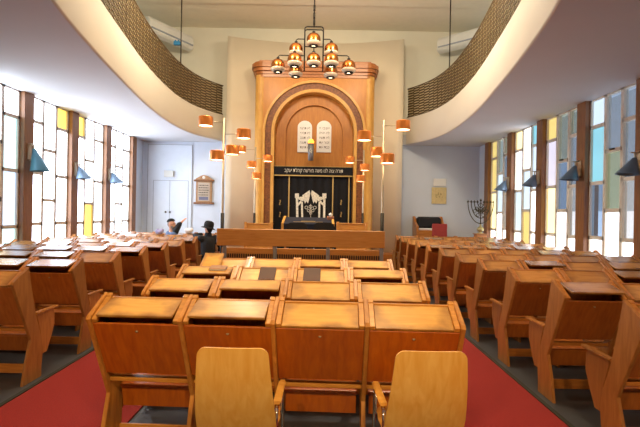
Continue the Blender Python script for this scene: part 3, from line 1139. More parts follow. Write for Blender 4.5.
for s in (0, 1):
    f = (lambda x: x) if s == 0 else (lambda x: 621.4 - x)
    sl([(f(296.2), 218), (f(298.4), 218), (f(298.2), 198), (f(295.9), 198)])
    sl([(f(301.3), 218), (f(303.2), 218), (f(302.9), 202), (f(301.0), 201)])
    sl([(f(298.3), 206), (f(301.2), 203), (f(301.2), 200), (f(298.3), 203)])
    sl([(f(295.0), 198), (f(303.6), 201.5), (f(303.6), 196.5), (f(299.0), 197), (f(299.0), 193.5), (f(295.0), 193.5)])
    sl([(f(302.2), 195.5), (f(309.6), 190.2), (f(310.3), 193.6), (f(309.2), 199), (f(308.0), 203.5), (f(306.6), 201.3), (f(305), 203.6), (f(303.6), 199.5)])
em.obj('gate_embroidery', M['silver'], cur)
fg = MB()
for cxp, cyp, r_ in ((306.4, 207.5, 1.5), (310.6, 206.8, 1.6), (314.8, 207.6, 1.5), (308.6, 210.6, 1.3), (312.8, 210.6, 1.3), (310.7, 213.2, 1.2)):
    q = P(cxp, cyp, cz)
    rr = r_ * cz / F
    fg.tube([(q.x + rr * math.cos(t * 2 * PI / 10), ey, q.z + rr * math.sin(t * 2 * PI / 10)) for t in range(10)], .008, 5, closed=True)
q0, q1 = P(310.7, 204, cz), P(310.7, 218, cz)
fg.tube([(q0.x, ey, q0.z), (q1.x, ey, q1.z)], .008, 5)
fg.obj('tracery_embroidery', M['silver'], cur)
mk = MB()
for px in (280.0, 341.0):
    for py in (202.5, 214.5):
        q = P(px, py, cz)
        for dz in (-.06, -.02, .02, .06):
            mk.box((q.x + (.008 if dz > 0 else -.006), ey, q.z + dz), (.035, .006, .026), Matrix.Rotation(.4, 3, 'Y'))
mk.obj('side_embroidery', M['gold'], cur)

val = thing('ark_valance', 'black valance with a line of gold Hebrew lettering across the ark', 'valance', (0, 0, 0))
vx0, vx1 = P(274, 170, AZ).x, P(353, 170, AZ).x
vz0, vz1 = P(313, 175.2, AZ).z, P(313, 166.8, AZ).z
vm = MB()
vm.bb(vx0, vx1, AZ + .0, AZ + .05, vz0, vz1, .006)
vm.obj('cloth', M['velvet'], val)
gb = MB()
gb.bb(vx0, vx1, AZ - .006, AZ + .052, vz0 - .03, vz0)
gb.bb(vx0, vx1, AZ - .003, AZ + .052, vz1, vz1 + .012)
gb.obj('gold_edging', M['gold'], val)
text('lettering', 'תורה צוה לנו משה מורשה קהלת יעקב'[::-1], .15, M['silver'], val, ((vx0 + vx1) / 2 + .01, AZ - .004, (vz0 + vz1) / 2 + .005), (PI / 2, 0, 0), width=1.70)

# tablets
for i, (pa, pb_, lines, lab) in enumerate((
        (297.3, 311.7, ['לא תרצח', 'לא תנאף', 'לא תגנב', 'לא תענה', 'לא תחמד'], 'white round-topped stone tablet with five Hebrew lines, left one of the pair in the ark'),
        (316.4, 331.0, ['אנכי יי', 'לא יהיה', 'לא תשא', 'זכור את', 'כבד את'], 'white round-topped stone tablet with five Hebrew lines, right one of the pair in the ark'))):
    tzp = AZ + .33
    a, c = P(pa, 152.3, tzp), P(pb_, 152.3, tzp)
    zt = P((pa + pb_) / 2, 120.8, tzp).z
    w2 = (c.x - a.x) / 2
    mx = (a.x + c.x) / 2
    z0 = P(pa, 152.3, tzp).z
    pts = [(mx - w2, z0), (mx + w2, z0)]
    for k in range(17):
        an = PI * k / 16
        pts.append((mx + w2 * math.cos(an), zt - w2 * .92 + w2 * .92 * math.sin(an)))
    tb_ = MB().prism(pts, tzp - .025, 'y', .05, .005).obj('stone_tablet', M['tablet'])
    tag(tb_, lab, 'tablet', 'commandment tablets')
    for k, ln in enumerate(lines):
        zl = zt - .23 - k * .142
        text('lettering', ln[::-1], .105, M['ink'], tb_, (mx + .01, tzp - .027, zl), (PI / 2, 0, 0), width=.30)

# eternal light
q = P(310.8, 150, 12.75)
et = thing('eternal_light', 'grey cylinder lamp with an amber flame hanging before the tablets', 'lamp', (q.x, 12.75, 0))
z0, z1, z2 = P(311, 160.4, 12.75).z, P(311, 143.5, 12.75).z, P(311, 139.5, 12.75).z
MB().lathe([(.001, z0), (.075, z0), (.085, z1), (.001, z1)], (0, 0, 0), 20).obj('body', M['steel'], et)
MB().lathe([(.001, z1), (.08, z1 + .001), (.085, (z1 + z2) / 2), (.05, z2), (.001, z2 + .01)], (0, 0, 0), 20).obj('amber_glass', M['flame'], et)
MB().tube([(0, .0, z0 + .12), (0, .705, z0 + .12)], .014, 8).obj('bracket', M['bronze'], et)
dd = MB()
for dx, dz in ((-.03, .28), (.0, .31), (.03, .27), (-.015, .24), (.02, .22)):
    dd.box((dx, -.083, z0 + dz), (.02, .012, .03))
dd.obj('ornament', M['silver'], et)

# ------------------------------------------------------------------ chandelier
chz = 10.5
cc = P(313.8, 47, chz)
ch = thing('chandelier', 'black-framed chandelier with ten copper globe lamps hanging before the ark', 'chandelier', (cc.x, chz, 0))


def H(px, py):
    q = P(px, py, chz)
    return (q.x - cc.x, q.z)


zt = H(314, 26.8)[1]
rod = MB()
rod.tube([(0, 0, CEIL - .06), (0, 0, zt)], .016, 8)
for py in (8, 16, 22):
    z = H(314, py)[1]
    rod.tube([(0, 0, z + .07), (0, 0, z - .07)], .026, 8)
rod.lathe([(.001, CEIL - .06), (.08, CEIL - .06), (.07, CEIL - .1), (.001, CEIL - .11)], (0, 0, 0), 16)
rod.obj('rod', M['black_metal'], ch)
fr = MB()
xl, xr = H(304.6, 47)[0], H(323.2, 47)[0]
zb = H(304, 71)[1]
for inset, ztop in ((0, zt), (.0, zt - .07)):
    r = .05
    fr.tube([(xl, 0, zb), (xl, 0, ztop - r), (xl + r * .3, 0, ztop - r * .3), (xl + r, 0, ztop), (xr - r, 0, ztop), (xr - r * .3, 0, ztop - r * .3), (xr, 0, ztop - r), (xr, 0, zb)], .016, 8)
zc = H(313, 46.8)[1]
fr.tube([(xl, 0, zc), (xr, 0, zc)], .014, 8)
fr.obj('frame', M['black_metal'], ch)
GP = [(.03, .155), (.07, .15), (.115, .125), (.15, .075), (.162, .02), (.158, -.045)]
GG = [(.157, -.045), (.172, -.06), (.165, -.09), (.14, -.12), (.10, -.128)]


def globe(x, y, z, arm):
    mb = MB()
    mb.tube(arm, .013, 8)
    a = mb.obj('arm', M['black_metal'], ch)
    g_ = MB().lathe(GP, (0, 0, 0), 24).obj('globe', M['copper'], ch, (x, y, z))
    MB().lathe(GG, (0, 0, 0), 24).obj('glass_rim', M['globe_glass'], g_)
    s = MB()
    s.lathe([(.055, -.12), (.105, -.12), (.105, -.155), (.055, -.155), (.055, -.12)], (0, 0, 0), 20)
    s.lathe([(.001, .20), (.035, .20), (.04, .15), (.001, .15)], (0, 0, 0), 12)
    s.obj('socket', M['black_metal'], g_)
    MB().lathe([(.001, -.135), (.054, -.135)], (0, 0, 0), 16).obj('bulb', M['glow'], g_)


for px, py, ay in ((313.7, 40, 31.5), (313.7, 60, 46.8)):
    x, z = H(px, py)
    globe(x, 0, z, [(x, 0, H(px, ay)[1]), (x, 0, z + .15)])
for px, py, ay in ((296, 50, 39), (331.3, 50, 39.4), (278, 66, 55.3), (348.7, 67, 55.8)):
    x, z = H(px, py)
    za = H(px, ay)[1]
    xs = xl if x < 0 else xr
    globe(x, 0, z, [(xs, 0, za), (x + (.04 if x < 0 else -.04), 0, za), (x, 0, za - .03), (x, 0, z + .15)])
for px, py, dy in ((294.6, 60.3, -.36), (331.3, 60.3, -.36), (295.6, 71, .36), (330.6, 72, .36)):
    q = P(px, py, chz + dy)
    x, z = q.x - cc.x, q.z
    za = H(px, 55.5)[1]
    xs = xl if x < 0 else xr
    za = min(za, z + .35) if dy > 0 else max(za - .0, z + .22)
    zz = H(px, 55.5)[1]
    globe(x, dy, z, [(x, 0, zz), (x, dy * .9, zz), (x, dy, zz - .04), (x, dy, z + .15)])


# ------------------------------------------------------------------ wall lamps on the posts
def wall_lamp(post, sx, apex, tip_px, bot, label, mat):
    """skewed cone shade hung from a loop bracket on the post"""
    z = POSTS[post]
    x0 = sx * (HW - .07)
    root = thing('wall_lamp', label, 'lamp', (x0, z, 0), 0, 'cone wall lamps')
    za = P(apex[0], apex[1], z).z
    zb_ = P(tip_px, bot, z).z
    hgt = za - zb_
    mb = MB()
    seg = 28
    bm = mb.bm
    rb = .165
    cxb = -sx * .215
    ring0, ring1 = [], []
    for i in range(seg):
        a = 2 * PI * i / seg
        ring0.append(bm.verts.new((-sx * .10 + .03 * math.cos(a), .035 * math.sin(a), za)))
        ring1.append(bm.verts.new((cxb + rb * math.cos(a), rb * math.sin(a), zb_ - (cxb + rb * math.cos(a)) * sx * .08)))
    for i in range(seg):
        f = bm.faces.new((ring0[i], ring0[(i + 1) % seg], ring1[(i + 1) % seg], ring1[i]))
        f.smooth = True
    bm.faces.new(ring0)
    bmesh.ops.recalc_face_normals(bm, faces=bm.faces[:])
    mb.obj('lamp_shade', mat, root)
    br = MB()
    br.bb(*sorted((0, -sx * .02)), -.05, .05, za - .2, za + .10, .003)
    br.tube([(-sx * .01, 0, za - .22), (-sx * .09, 0, za - .22), (-sx * .09, 0, za + .06), (-sx * .03, 0, za + .1), (-sx * .01, 0, za + .1)], .012, 8)
    br.tube([(-sx * .01, 0, za + .08), (-sx * .16, 0, za + .08)], .01, 8)
    br.tube([(-sx * .10, 0, za + .08), (-sx * .10, 0, za - .02)], .012, 8)
    br.obj('bracket', M['pole'], root)
    MB().sphere((cxb + sx * .1, 0, zb_ + .1), .05, 12, 8).obj('bulb', M['paper'], root)


wall_lamp(5, -1, (35, 149), 40, 172, 'teal cone wall lamp on the left wall, on the brown post nearest the camera', M['lamp_teal'])
wall_lamp(6, -1, (81, 167), 85, 179.5, 'blue-grey cone wall lamp on the left wall, on the middle brown post', M['lamp_grey'])
wall_lamp(7, -1, (113, 173), 117, 183.5, 'blue-grey cone wall lamp on the left wall, on the post nearest the white doors', M['lamp_grey'])
wall_lamp(5, 1, (582, 166), 576, 181, 'slate cone wall lamp, second from the right edge on the right wall', M['lamp_dark'])
wall_lamp(6, 1, (540, 175), 534, 187, 'slate cone wall lamp, third from the right edge on the right wall', M['lamp_dark'])
wall_lamp(7, 1, (510, 181), 504, 191, 'blue-grey cone wall lamp on the right wall, nearest the candelabrum', M['lamp_grey'])
wall_lamp(4, 1, (646, 158), 640, 176, 'slate cone wall lamp cut by the right edge of the photo', M['lamp_dark'])

# ------------------------------------------------------------------ things on the front wall
wz = BACK - .03


def wall_box(name, label, cat, px0, py0, px1, py1, mat, th=.03, z=wz):
    a, c = P(px0, py0, z), P(px1, py1, z)
    o = MB().bb(min(a.x, c.x), max(a.x, c.x), z - th / 2, z + th / 2 - .001, min(a.z, c.z), max(a.z, c.z), .004).obj(name, mat)
    return tag(o, label, cat)


wall_box('wall_box', 'white rectangular box above the white double doors', 'box', 164.5, 170.5, 173.5, 177, M['white_box'], .08, BACK - .08)
wall_box('paper_notice', 'white paper notice above the yellowed picture', 'notice', 433.5, 178.5, 446, 186.5, M['paper'], .012)
pic = wall_box('picture', 'yellowed picture hanging on the wall above the armchair', 'picture', 431.8, 187.3, 446.2, 204, M['picture'], .02)
a, c = P(436, 193, wz), P(442, 198, wz)
im = MB()
for k in range(9):
    t = k / 8
    im.box((a.x + (c.x - a.x) * t, wz - .012, a.z + (c.z - a.z) * (.5 + .4 * math.sin(k * 1.7))), (.03, .006, .05 + .03 * math.cos(k * 2.1)))
im.obj('print', plain('faint brown print', 'B09A68', 0.7), pic)

pq = thing('memorial_plaque', 'wooden framed plaque with pediment and lines of text on the pale wall', 'plaque', (0, 0, 0))
a, c = P(195, 203, wz), P(213, 181.5, wz)
MB().bb(a.x + .03, c.x - .03, wz - .03, wz + .029, a.z, c.z, .004).obj('board', M['plaque_wood'], pq)
e = MB()
e.bb(a.x - .03, c.x + .04, wz - .07, wz + .029, a.z - .03, a.z + .03, .006)
e.bb(a.x - .03, c.x + .04, wz - .07, wz + .029, c.z, c.z + .05, .006)
e.obj('ledge', M['post'], pq)
mx = (a.x + c.x) / 2
MB().prism([(a.x, c.z + .05), (c.x, c.z + .05), (c.x - .04, c.z + .09), (mx + .1, c.z + .17), (mx, c.z + .2), (mx - .1, c.z + .17), (a.x + .04, c.z + .09)], wz - .05, 'y', .07, .004).obj('pediment', M['plaque_wood'], pq)
MB().bb(a.x + .09, c.x - .09, wz - .04, wz - .02, a.z + .07, c.z - .04, .003).obj('text_panel', M['plaque'], pq)
ln = MB()
H0 = c.z - .13
for k in range(5):
    x = a.x + .12
    while x < c.x - .14:
        L = rnd.uniform(.015, .05)
        ln.bb(x, min(x + L, c.x - .12), wz - .044, wz - .038, H0 - k * .075 - .015, H0 - k * .075 + .015)
        x += L + .012
ln.obj('lettering', M['ink'], pq)
MB().bb(a.x + .13, c.x - .13, wz - .044, wz - .036, a.z + .1, a.z + .2, .002).obj('blue_plate', M['plaque_blue'], pq)
MB().sphere((mx, wz - .05, c.z + .12), (.05, .02, .05), 10, 8).obj('rosette', M['paper'], pq)


# housings and rods up in the gallery corners
def housing(p0, p1, h, label):
    a, c = Vector(p0), Vector(p1)
    L = (c - a).length
    ang = math.atan2((c - a).y, (c - a).x)
    root = thing('air_unit', label, 'air conditioner', (a + c) / 2, ang, 'white wall units in the gallery')
    prof = [(-.13, -.25), (-.08, -.30), (.05, -.34), (.14, -.28), (.14, .12), (-.06, .12), (-.12, .02)]
    MB().prism(prof, -L / 2, 'x', L, .012).obj('casing', M['white_box'], root)
    MB().bb(-L / 2 + .06, L / 2 - .06, -.165, -.12, -.2, -.17).obj('vent', M['seam'], root)


housing((-4.62, 12.55, 6.95), (-3.80, 14.0, 6.95), .45, 'white wall unit high in the left gallery corner')
housing((3.90, 13.95, 7.0), (4.95, 13.0, 7.0), .45, 'white wall unit high in the right gallery corner')
for px, yb, zr, lab in ((180.5, 64, None, 'thin dark rod rising from the left gallery lattice, blue clip on it'), (449.3, 68, None, 'thin dark rod rising from the right gallery lattice')):
    sx = -1 if px < 320 else 1
    best = min(side_curve(sx, 5, 13.9, 400), key=lambda c_: abs(320 + (c_[0] - CX) * F / c_[1] - (px - 2.4)) + (100 if c_[1] < 7 else 0))
    root = thing('gallery_rod', lab, 'rod', (best[0], best[1], 0), 0, 'gallery rods')
    MB().tube([(0, 0, RAIL - .02), (0, 0, CEIL - .055)], .016, 8).obj('rod', M['bronze'], root)
    MB().lathe([(.001, CEIL - .062), (.04, CEIL - .062), (.03, CEIL - .09), (.001, CEIL - .09)], (0, 0, 0), 12).obj('ceiling_rose', M['bronze'], root)
    if sx < 0:
        zz = P(176, 43, best[1]).z
        b = MB().bb(-.19, -.015, -.04, .04, zz - .06, zz + .04, .01)
        b.bb(-.16, -.13, -.03, .03, zz + .04, zz + .07)
        b.bb(-.08, -.05, -.03, .03, zz + .04, zz + .07)
        b.obj('clip', M['blue'], root)

# ------------------------------------------------------------------ right front corner: armchair, red chair, candelabrum
az = 13.83
q = P(429, 232, az)
ac = thing('armchair', 'wide wooden armchair with a black cushion under the yellowed picture', 'armchair', (q.x, az, D0))
W = .42
ht = P(429, 216.5, az).z - D0
for s in (-1, 1):
    MB().prism([(-.33, 0), (.28, 0), (.30, ht), (.18, ht - .0), (.05, ht - .16), (-.33, ht - .30)], s * W - .035, 'x', .07, .01).obj('side_panel', M['side_wood'], ac)
MB().bb(-W, W, .2, .26, .2, ht - .06, .01).obj('backrest', M['side_wood'], ac)
cu_ = MB()
cu_.bb(-W + .05, W - .05, .0, .2, ht - .36, ht - .01, .06)
cu_.obj('back_cushion', M['cushion'], ac)
MB().bb(-W + .05, W - .05, -.26, .12, ht - .42, ht - .36, .02).obj('seat_cover', M['shawl'], ac)
MB().bb(-W + .03, W - .03, -.30, .2, .15, ht - .42, .01).obj('seat_box', M['side_wood'], ac)

rz_ = 13.02
q = P(439.5, 228, rz_)
rc = thing('red_chair', 'red upholstered chair in front of the wooden armchair', 'chair', (q.x, rz_, D0))
ht = P(439.5, 223.8, rz_).z - D0
MB().bb(-.215, .215, -.04, .03, .42, ht, .02).obj('backrest', M['red_fabric'], rc)
MB().bb(-.22, .22, .0, .44, .40, .47, .02).obj('seat', M['red_fabric'], rc)
for s in (-1, 1):
    for y in (-.01, .40):
        MB().bb(s * .19 - .018, s * .19 + .018, y - .018, y + .018, 0, .41, .003).obj('leg', M['side_wood'], rc)

mz = 13.13
q = P(480.3, 232, mz)
ped = thing('pedestal', 'wooden pedestal under the bronze candelabrum', 'pedestal', (q.x, mz, D0))
zb_ = P(480, 233.5, mz).z
MB().bb(-.14, .14, -.14, .14, 0.0, zb_ - D0 - .03, .006).obj('shaft', M['side_wood'], ped)
MB().bb(-.17, .17, -.17, .17, zb_ - D0 - .03, zb_ - D0, .006).obj('top', M['side_wood'], ped)
mn = thing('candelabrum', 'dark bronze branched candelabrum with a round brass foot by the right windows', 'candelabrum', (q.x, mz, zb_))
MB().lathe([(.001, 0), (.09, 0), (.09, .015), (.04, .03), (.05, .05), (.09, .085), (.1, .12), (.085, .165), (.04, .2), (.025, .22), (.03, .25), (.018, .27), (.001, .27)], (0, 0, 0), 20).obj('base', plain('aged brass', 'B8AC7C', .35, .7), mn)
ztop = P(480, 202, mz).z - zb_
MB().tube([(0, 0, .26), (0, 0, ztop + .05)], .014, 8).obj('stem', M['bronze'], mn)
xs_out = (P(492.5, 202, mz).x - P(467, 202, mz).x) / 2
drop = ztop - (P(480, 223.5, mz).z - zb_)
for k in range(4):
    r = xs_out * (4 - k) / 4
    dp = drop * (4 - k) / 4
    br = MB()
    br.tube([(-r * math.cos(PI * t / 20), 0, ztop - dp * math.sin(PI * t / 20)) for t in range(21)], .012, 7)
    br.obj('branch', M['bronze'], mn)
for k in range(-4, 5):
    x = xs_out * k / 4
    zz = ztop + (.05 if k == 0 else 0)
    MB().lathe([(.001, -.02), (.02, -.02), (.034, .0), (.034, .012), (.014, .015), (.014, .045), (.001, .045)], (x, 0, zz), 10).obj('candle_cup', M['bronze'], mn)
orn = MB()
orn.tube([(-xs_out, 0, ztop), (-xs_out * .3, 0, ztop)], .008, 6)
orn.tube([(xs_out, 0, ztop), (xs_out * .3, 0, ztop)], .008, 6)
for k in range(6):
    a = PI * k / 5
    orn.tube([(.16 * math.cos(t * PI / 6 + a * .0) * (1 if k % 2 else .6) * math.cos(a), 0, ztop - .16 - .13 * math.sin(t * PI / 6)) for t in range(7)], .007, 5)
for x, z, r in ((0, -.1, .06), (-.11, -.2, .055), (.11, -.2, .055), (0, -.28, .07), (-.17, -.26, .045), (.17, -.26, .045), (-.08, -.38, .045), (.08, -.38, .045)):
    orn.tube([(x + r * math.cos(t * 2 * PI / 12), 0, ztop + z + r * math.sin(t * 2 * PI / 12)) for t in range(12)], .008, 5, closed=True)
orn.obj('tracery', M['bronze'], mn)


# ------------------------------------------------------------------ people
def solid(mb, name, mat, parent, voxel=.014, smooth=6):
    me = mb.mesh(name, mat)
    t = D.objects.new('tmp', me)
    COL.objects.link(t)
    r = t.modifiers.new('r', 'REMESH'); r.mode = 'VOXEL'; r.voxel_size = voxel
    s = t.modifiers.new('s', 'SMOOTH'); s.iterations = smooth; s.factor = .5
    bpy.context.view_layer.update()
    m2 = D.meshes.new_from_object(t.evaluated_get(bpy.context.evaluated_depsgraph_get()))
    D.objects.remove(t)
    for p in m2.polygons:
        p.use_smooth = True
    if not m2.materials:
        m2.materials.append(mat)
    return link(name, m2, parent)


def hand(mb, w, d, n, s=1):
    """palm from wrist w along d, n = back-of-hand normal; fingers slightly curled, thumb from the side"""
    d = Vector(d).normalized(); n = Vector(n).normalized(); side = d.cross(n).normalized() * s
    w = Vector(w)
    pc = w + d * .05
    for k in (-.028, -.01, .01, .028):
        mb.limb(w + side * k * .6 + d * .01, w + d * .085 + side * k, .016, .014, 8)
    for k, L in ((-.03, .06), (-.01, .078), (.01, .084), (.03, .074)):
        a = w + d * .088 + side * k
        m_ = a + d * L * .55 - n * .004 + side * k * .15
        e_ = m_ + d * L * .42 - n * .016 + side * k * .1
        mb.limb(a, m_, .0095, .0085, 8)
        mb.limb(m_, e_, .0085, .0072, 8)
    a = w + d * .03 + side * .03
    m_ = a + d * .03 + side * .035 - n * .008
    mb.limb(a, m_, .014, .011, 8)
    mb.limb(m_, m_ + d * .03 + side * .012 - n * .006, .0105, .0085, 8)


def person(label, loc, rz, twist, head_twist, r_arm, l_arm, top_mat, leg_mat, hat, beard, lean=0.0, coat_long=False, neck_len=.70, lift=0.0, sleeve=None):
    root = thing('person', label, 'person', loc, rz)
    S = .47 + lift
    T = Matrix.Rotation(twist, 3, 'Z')
    HT = Matrix.Rotation(head_twist, 3, 'Z')
    pel = Vector((0, 0, S + .09))
    chest = pel + Vector((0, lean * .25, .34))
    neck = pel + Vector((0, lean * .4, .50))
    head = pel + Vector((0, lean * .48, neck_len))
    shR, shL = chest + T @ Vector((.18, 0, .11)), chest + T @ Vector((-.18, 0, .11))
    # body
    b = MB()
    b.limb(pel, chest, .13, .15); b.limb(chest, neck, .14, .065)
    b.limb(neck - Vector((0, 0, .06)), head - Vector((0, 0, .06)), .058, .055)
    b.sphere(head, (.078, .096, .112), 20, 14)
    b.limb(head + HT @ Vector((0, .035, -.05)), head + HT @ Vector((0, .06, -.085)), .055, .036)
    b.limb(head + HT @ Vector((0, .088, .01)), head + HT @ Vector((0, .115, -.025)), .011, .018, 8)
    for s in (-1, 1):
        b.sphere(head + HT @ Vector((s * .08, -.005, -.005)), (.014, .026, .036), 10, 8)
        b.limb(head + HT @ Vector((s * .035, .085, .03)), head + HT @ Vector((s * .012, .092, .03)), .012, .010, 8)
    b.limb(head + HT @ Vector((-.02, .083, -.055)), head + HT @ Vector((.02, .083, -.055)), .011, .011, 8)
    for sh, (el, ha) in ((shR, r_arm), (shL, l_arm)):
        b.limb(chest, sh, .09, .055)
        b.limb(sh, el, .045, .037)
        b.limb(el, ha, .037, .026)
        dv = (Vector(ha) - Vector(el)).normalized()
        hand(b, Vector(ha), dv, (0, 0, 1) if abs(dv.z) < .8 else (0, 1, 0), 1 if sh is shL else -1)
    for s in (-1, 1):
        hip, kn, an = pel + Vector((s * .09, .04, -.02)), Vector((s * .12, .44, S + .06)), Vector((s * .12, .42, .1))
        b.limb(hip, kn, .078, .054); b.limb(kn, an, .052, .036)
        b.limb(an, Vector((s * .12, .54, .04)), .036, .03)
    body = solid(b, 'body', M['skin'], root, .0095, 3)
    # clothing
    t = MB()
    t.limb(pel - Vector((0, 0, .02)), chest, .158, .172); t.limb(chest, neck - Vector((0, 0, .045)), .16, .075)
    for sh, (el, ha) in ((shR, r_arm), (shL, l_arm)):
        el, ha = Vector(el), Vector(ha)
        t.limb(chest, sh, .11, .075)
        t.limb(sh, el, .062, .052)
        if sleeve is None or sh is shL:
            t.limb(el, el.lerp(ha, .80), .052, .040)
    if coat_long:
        t.limb(pel + Vector((-.12, .05, 0)), Vector((-.12, .40, S + .03)), .10, .085)
        t.limb(pel + Vector((.12, .05, 0)), Vector((.12, .40, S + .03)), .10, .085)
        t.limb(Vector((-.13, -.06, S + .05)), Vector((-.13, -.08, S - .1)), .09, .05)
        t.limb(Vector((.13, -.06, S + .05)), Vector((.13, -.08, S - .1)), .09, .05)
    if coat_long:
        t.limb(neck - Vector((0, 0, .05)), neck + Vector((0, 0, .035)), .095, .085)
    if sleeve:
        el, ha = Vector(r_arm[0]), Vector(r_arm[1])
        z_ = MB()
        z_.limb(shR.lerp(el, .25), el, .078, .066)
        z_.limb(el, el.lerp(ha, .3), .064, .052)
        solid(z_, 'sleeve', sleeve, root, .014, 5)
    solid(t, 'coat' if coat_long else 'shirt', top_mat, root, .014, 5)
    tr = MB()
    for s in (-1, 1):
        hip, kn, an = pel + Vector((s * .09, .04, -.02)), Vector((s * .12, .44, S + .06)), Vector((s * .12, .42, .12))
        tr.limb(pel, hip, .13, .10); tr.limb(hip, kn, .092, .068); tr.limb(kn, an, .068, .056)
    solid(tr, 'trousers', leg_mat, root, .014, 5)
    for s in (-1, 1):
        sh = MB()
        sh.limb((s * .12, .40, .05), (s * .12, .55, .042), .05, .042)
        solid(sh, 'shoe', M['shoe'], root, .01, 3)
    for s in (-1, 1):
        MB().sphere(head + HT @ Vector((s * .03, .088, .012)), .0105, 8, 6).obj('eye', M['eye'], root)
    # hair and beard
    hr = MB()
    hr.sphere(head + HT @ Vector((0, -.022, .012)), (.083, .088, .108), 18, 12)
    solid(hr, 'hair', M['black_cloth'] if coat_long else M['hair'], root, .012, 2)
    if beard:
        bd = MB()
        bd.limb(head + HT @ Vector((-.055, .05, -.07)), head + HT @ Vector((0, .075, -.13)), .034, .04)
        bd.limb(head + HT @ Vector((.055, .05, -.07)), head + HT @ Vector((0, .075, -.13)), .034, .04)
        bd.limb(head + HT @ Vector((0, .075, -.10)), head + HT @ Vector((0, .07, -.19)), .04, .022)
        solid(bd, 'beard', M['hair'], root, .012, 3)
    if hat == 'cap':
        k = MB()
        prof = []
        for i in range(9):
            a = PI / 2 * i / 8
            prof.append((.101 * math.cos(a) + .0001, .075 * math.sin(a)))
        k.lathe(prof, (0, 0, 0), 24)
        k.lathe([(.100, 0), (.098, -.006), (.09, .0)], (0, 0, 0), 24)
        o = k.obj('skullcap', M['black_cloth'], root, head + HT @ Vector((0, -.018, .066)))
        o.rotation_euler = (R(12), 0, head_twist)
    else:
        k = MB()
        k.lathe([(.108, 0), (.115, .03), (.112, .09), (.092, .135), (.04, .152), (.0001, .15)], (0, 0, 0), 26)
        k.lathe([(.104, .0), (.14, -.02), (.168, -.035), (.17, -.028), (.14, -.01), (.104, .01)], (0, 0, 0), 26)
        o = k.obj('hat', M['black_cloth'], root, head + HT @ Vector((0, 0, .05)))
        o.rotation_euler = (R(-4), R(12), 0)
    return root


# man in the skullcap, in the pew row next to last on the left, reaching out to the right
q = P(171.5, 225, 11.32)
rx = q.x
hz_ = P(186.5, 220.8, 11.4)
seatA = (rx - .0, 11.32, 0)
ex_ = hz_.x - rx
person('man in black skullcap and blue shirt seated sideways, arm stretched out to the right', seatA, 0, R(-50), R(-105),
       ((.20, -.02, hz_.z - .10), (ex_ - .10, .06, hz_.z - .02)), ((-.26, .22, .84), (-.10, .40, .70)), M['shirt'], M['trousers'], 'cap', True, lift=.06, sleeve=M['black_cloth'])
# man in the black hat on a stool at the aisle
q = P(208, 240, 10.5)
person('man in black hat and long black coat seated at the left aisle, seen from behind', (q.x, 10.5, 0), 0, R(40), R(50),
       ((.26, .16, .80), (.16, .42, .70)), ((-.36, .18, 1.08), (-.22, .42, 1.10)), M['black_cloth'], M['black_cloth'], 'hat', False, 0.05, True, neck_len=.655, lift=.02)
st = thing('stool', 'small wooden stool under the man in the black hat', 'stool', (q.x, 10.5, 0), 0)
MB().lathe([(.001, .40), (.15, .40), (.16, .42), (.15, .43), (.001, .43)], (0, 0, 0), 20).obj('seat', M['side_wood'], st)
for k in range(4):
    a = PI / 4 + k * PI / 2
    MB().tube([(.14 * math.cos(a), .14 * math.sin(a), .012), (.10 * math.cos(a), .10 * math.sin(a), .40)], .016, 8).obj('leg', M['side_wood'], st)


# bundles on the far pews; the white one stands in for lid reflections
def bundle(px, py, z, w, mat, label):
    q = P(px, py, z)
    mb = MB()
    mb.sphere((0, 0, 0), (w, .10, .06), 16, 10)
    mb.sphere((w * .5, .02, .03), (w * .5, .08, .05), 14, 8)
    mb.sphere((-w * .4, .0, .02), (w * .5, .09, .055), 14, 8)
    o = solid(mb, 'pew_bundle', mat, None, .014, 3)
    o.location = q
    tag(o, label, 'shawl', 'bundled cloths on the far pews')
    return o


bundle(159.5, 231.2, LEFTZ[7] + .0, .10, M['lavender'], 'lavender bundled cloth lying on the pew to the left of the skullcapped man').location.z = 1.135
bundle(188.5, 231.2, LEFTZ[8], .12, M['shawl'], 'made-up white bundle on the last pew between the two men, standing in for lid reflections').location.z = 1.135

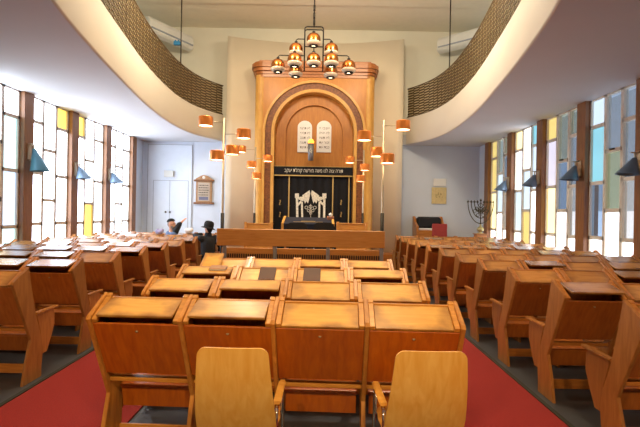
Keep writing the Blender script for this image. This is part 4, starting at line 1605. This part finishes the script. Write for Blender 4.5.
# ------------------------------------------------------------------ light
w = D.worlds.new('world')
SC.world = w
w.use_nodes = True
bg = w.node_tree.nodes['Background']
bg.inputs[0].default_value = lin('DCE6F2')
bg.inputs[1].default_value = 1.0


def lamp(kind, loc, energy, col, **kw):
    l = D.lights.new(kind.lower() + '_light', kind)
    l.energy = energy
    l.color = lin(col)[:3]
    for k, v in kw.items():
        if k != 'aim':
            setattr(l, k, v)
    o = D.objects.new(l.name, l)
    COL.objects.link(o)
    o.location = loc
    aim = kw.get('aim')
    if aim:
        o.rotation_euler = (Vector(aim) - Vector(loc)).to_track_quat('-Z', 'Y').to_euler()
    return o


lamp('SUN', (12, 40, 40), 9.0, 'FFF4E4', angle=.01, aim=(20, 0, 0))
# warm ceiling downlights over the nave
for x in (-1.4, 1.4):
    for y in (4.0, 6.5, 9.0):
        lamp('SPOT', (x, y, CEIL - .12), 380, 'FFD8A0', spot_size=R(58), spot_blend=.6, shadow_soft_size=.12, aim=(x * .9, y, 0))
# unseen point lights added under the high ceiling to brighten walls and lattice
for x, y in ((-1.5, 8.5), (1.5, 8.5)):
    lamp('POINT', (x, y, 6.3), 300, 'FFEED4', shadow_soft_size=.2)
# floods under the ceiling aimed at the ark
for x in (-2.0, 2.0):
    lamp('SPOT', (x, 7.0, CEIL - .2), 300, 'FFD8AC', spot_size=R(60), spot_blend=.8, shadow_soft_size=.15, aim=(x * .3, 13.5, 4.0))
# downlights under the gallery at the back of the hall
for x, y, e in ((-3.4, -.8, 80), (-1.0, -.8, 430), (1.0, -.8, 430), (3.4, -.8, 80)):
    lamp('SPOT', (x, y, SOF - .05), e, 'FFD8A4', spot_size=R(100), spot_blend=.7, shadow_soft_size=.12, aim=(x * .7, 2.6, .6))

SC.view_settings.view_transform = 'Standard'
SC.view_settings.look = 'None'
SC.view_settings.exposure = 0.0
SC.view_settings.gamma = 1.0
SC.cycles.max_bounces = 8
SC.cycles.diffuse_bounces = 4
SC.cycles.glossy_bounces = 4
SC.cycles.transparent_max_bounces = 12
SC.cycles.sample_clamp_indirect = 6
SC.cycles.use_denoising = True
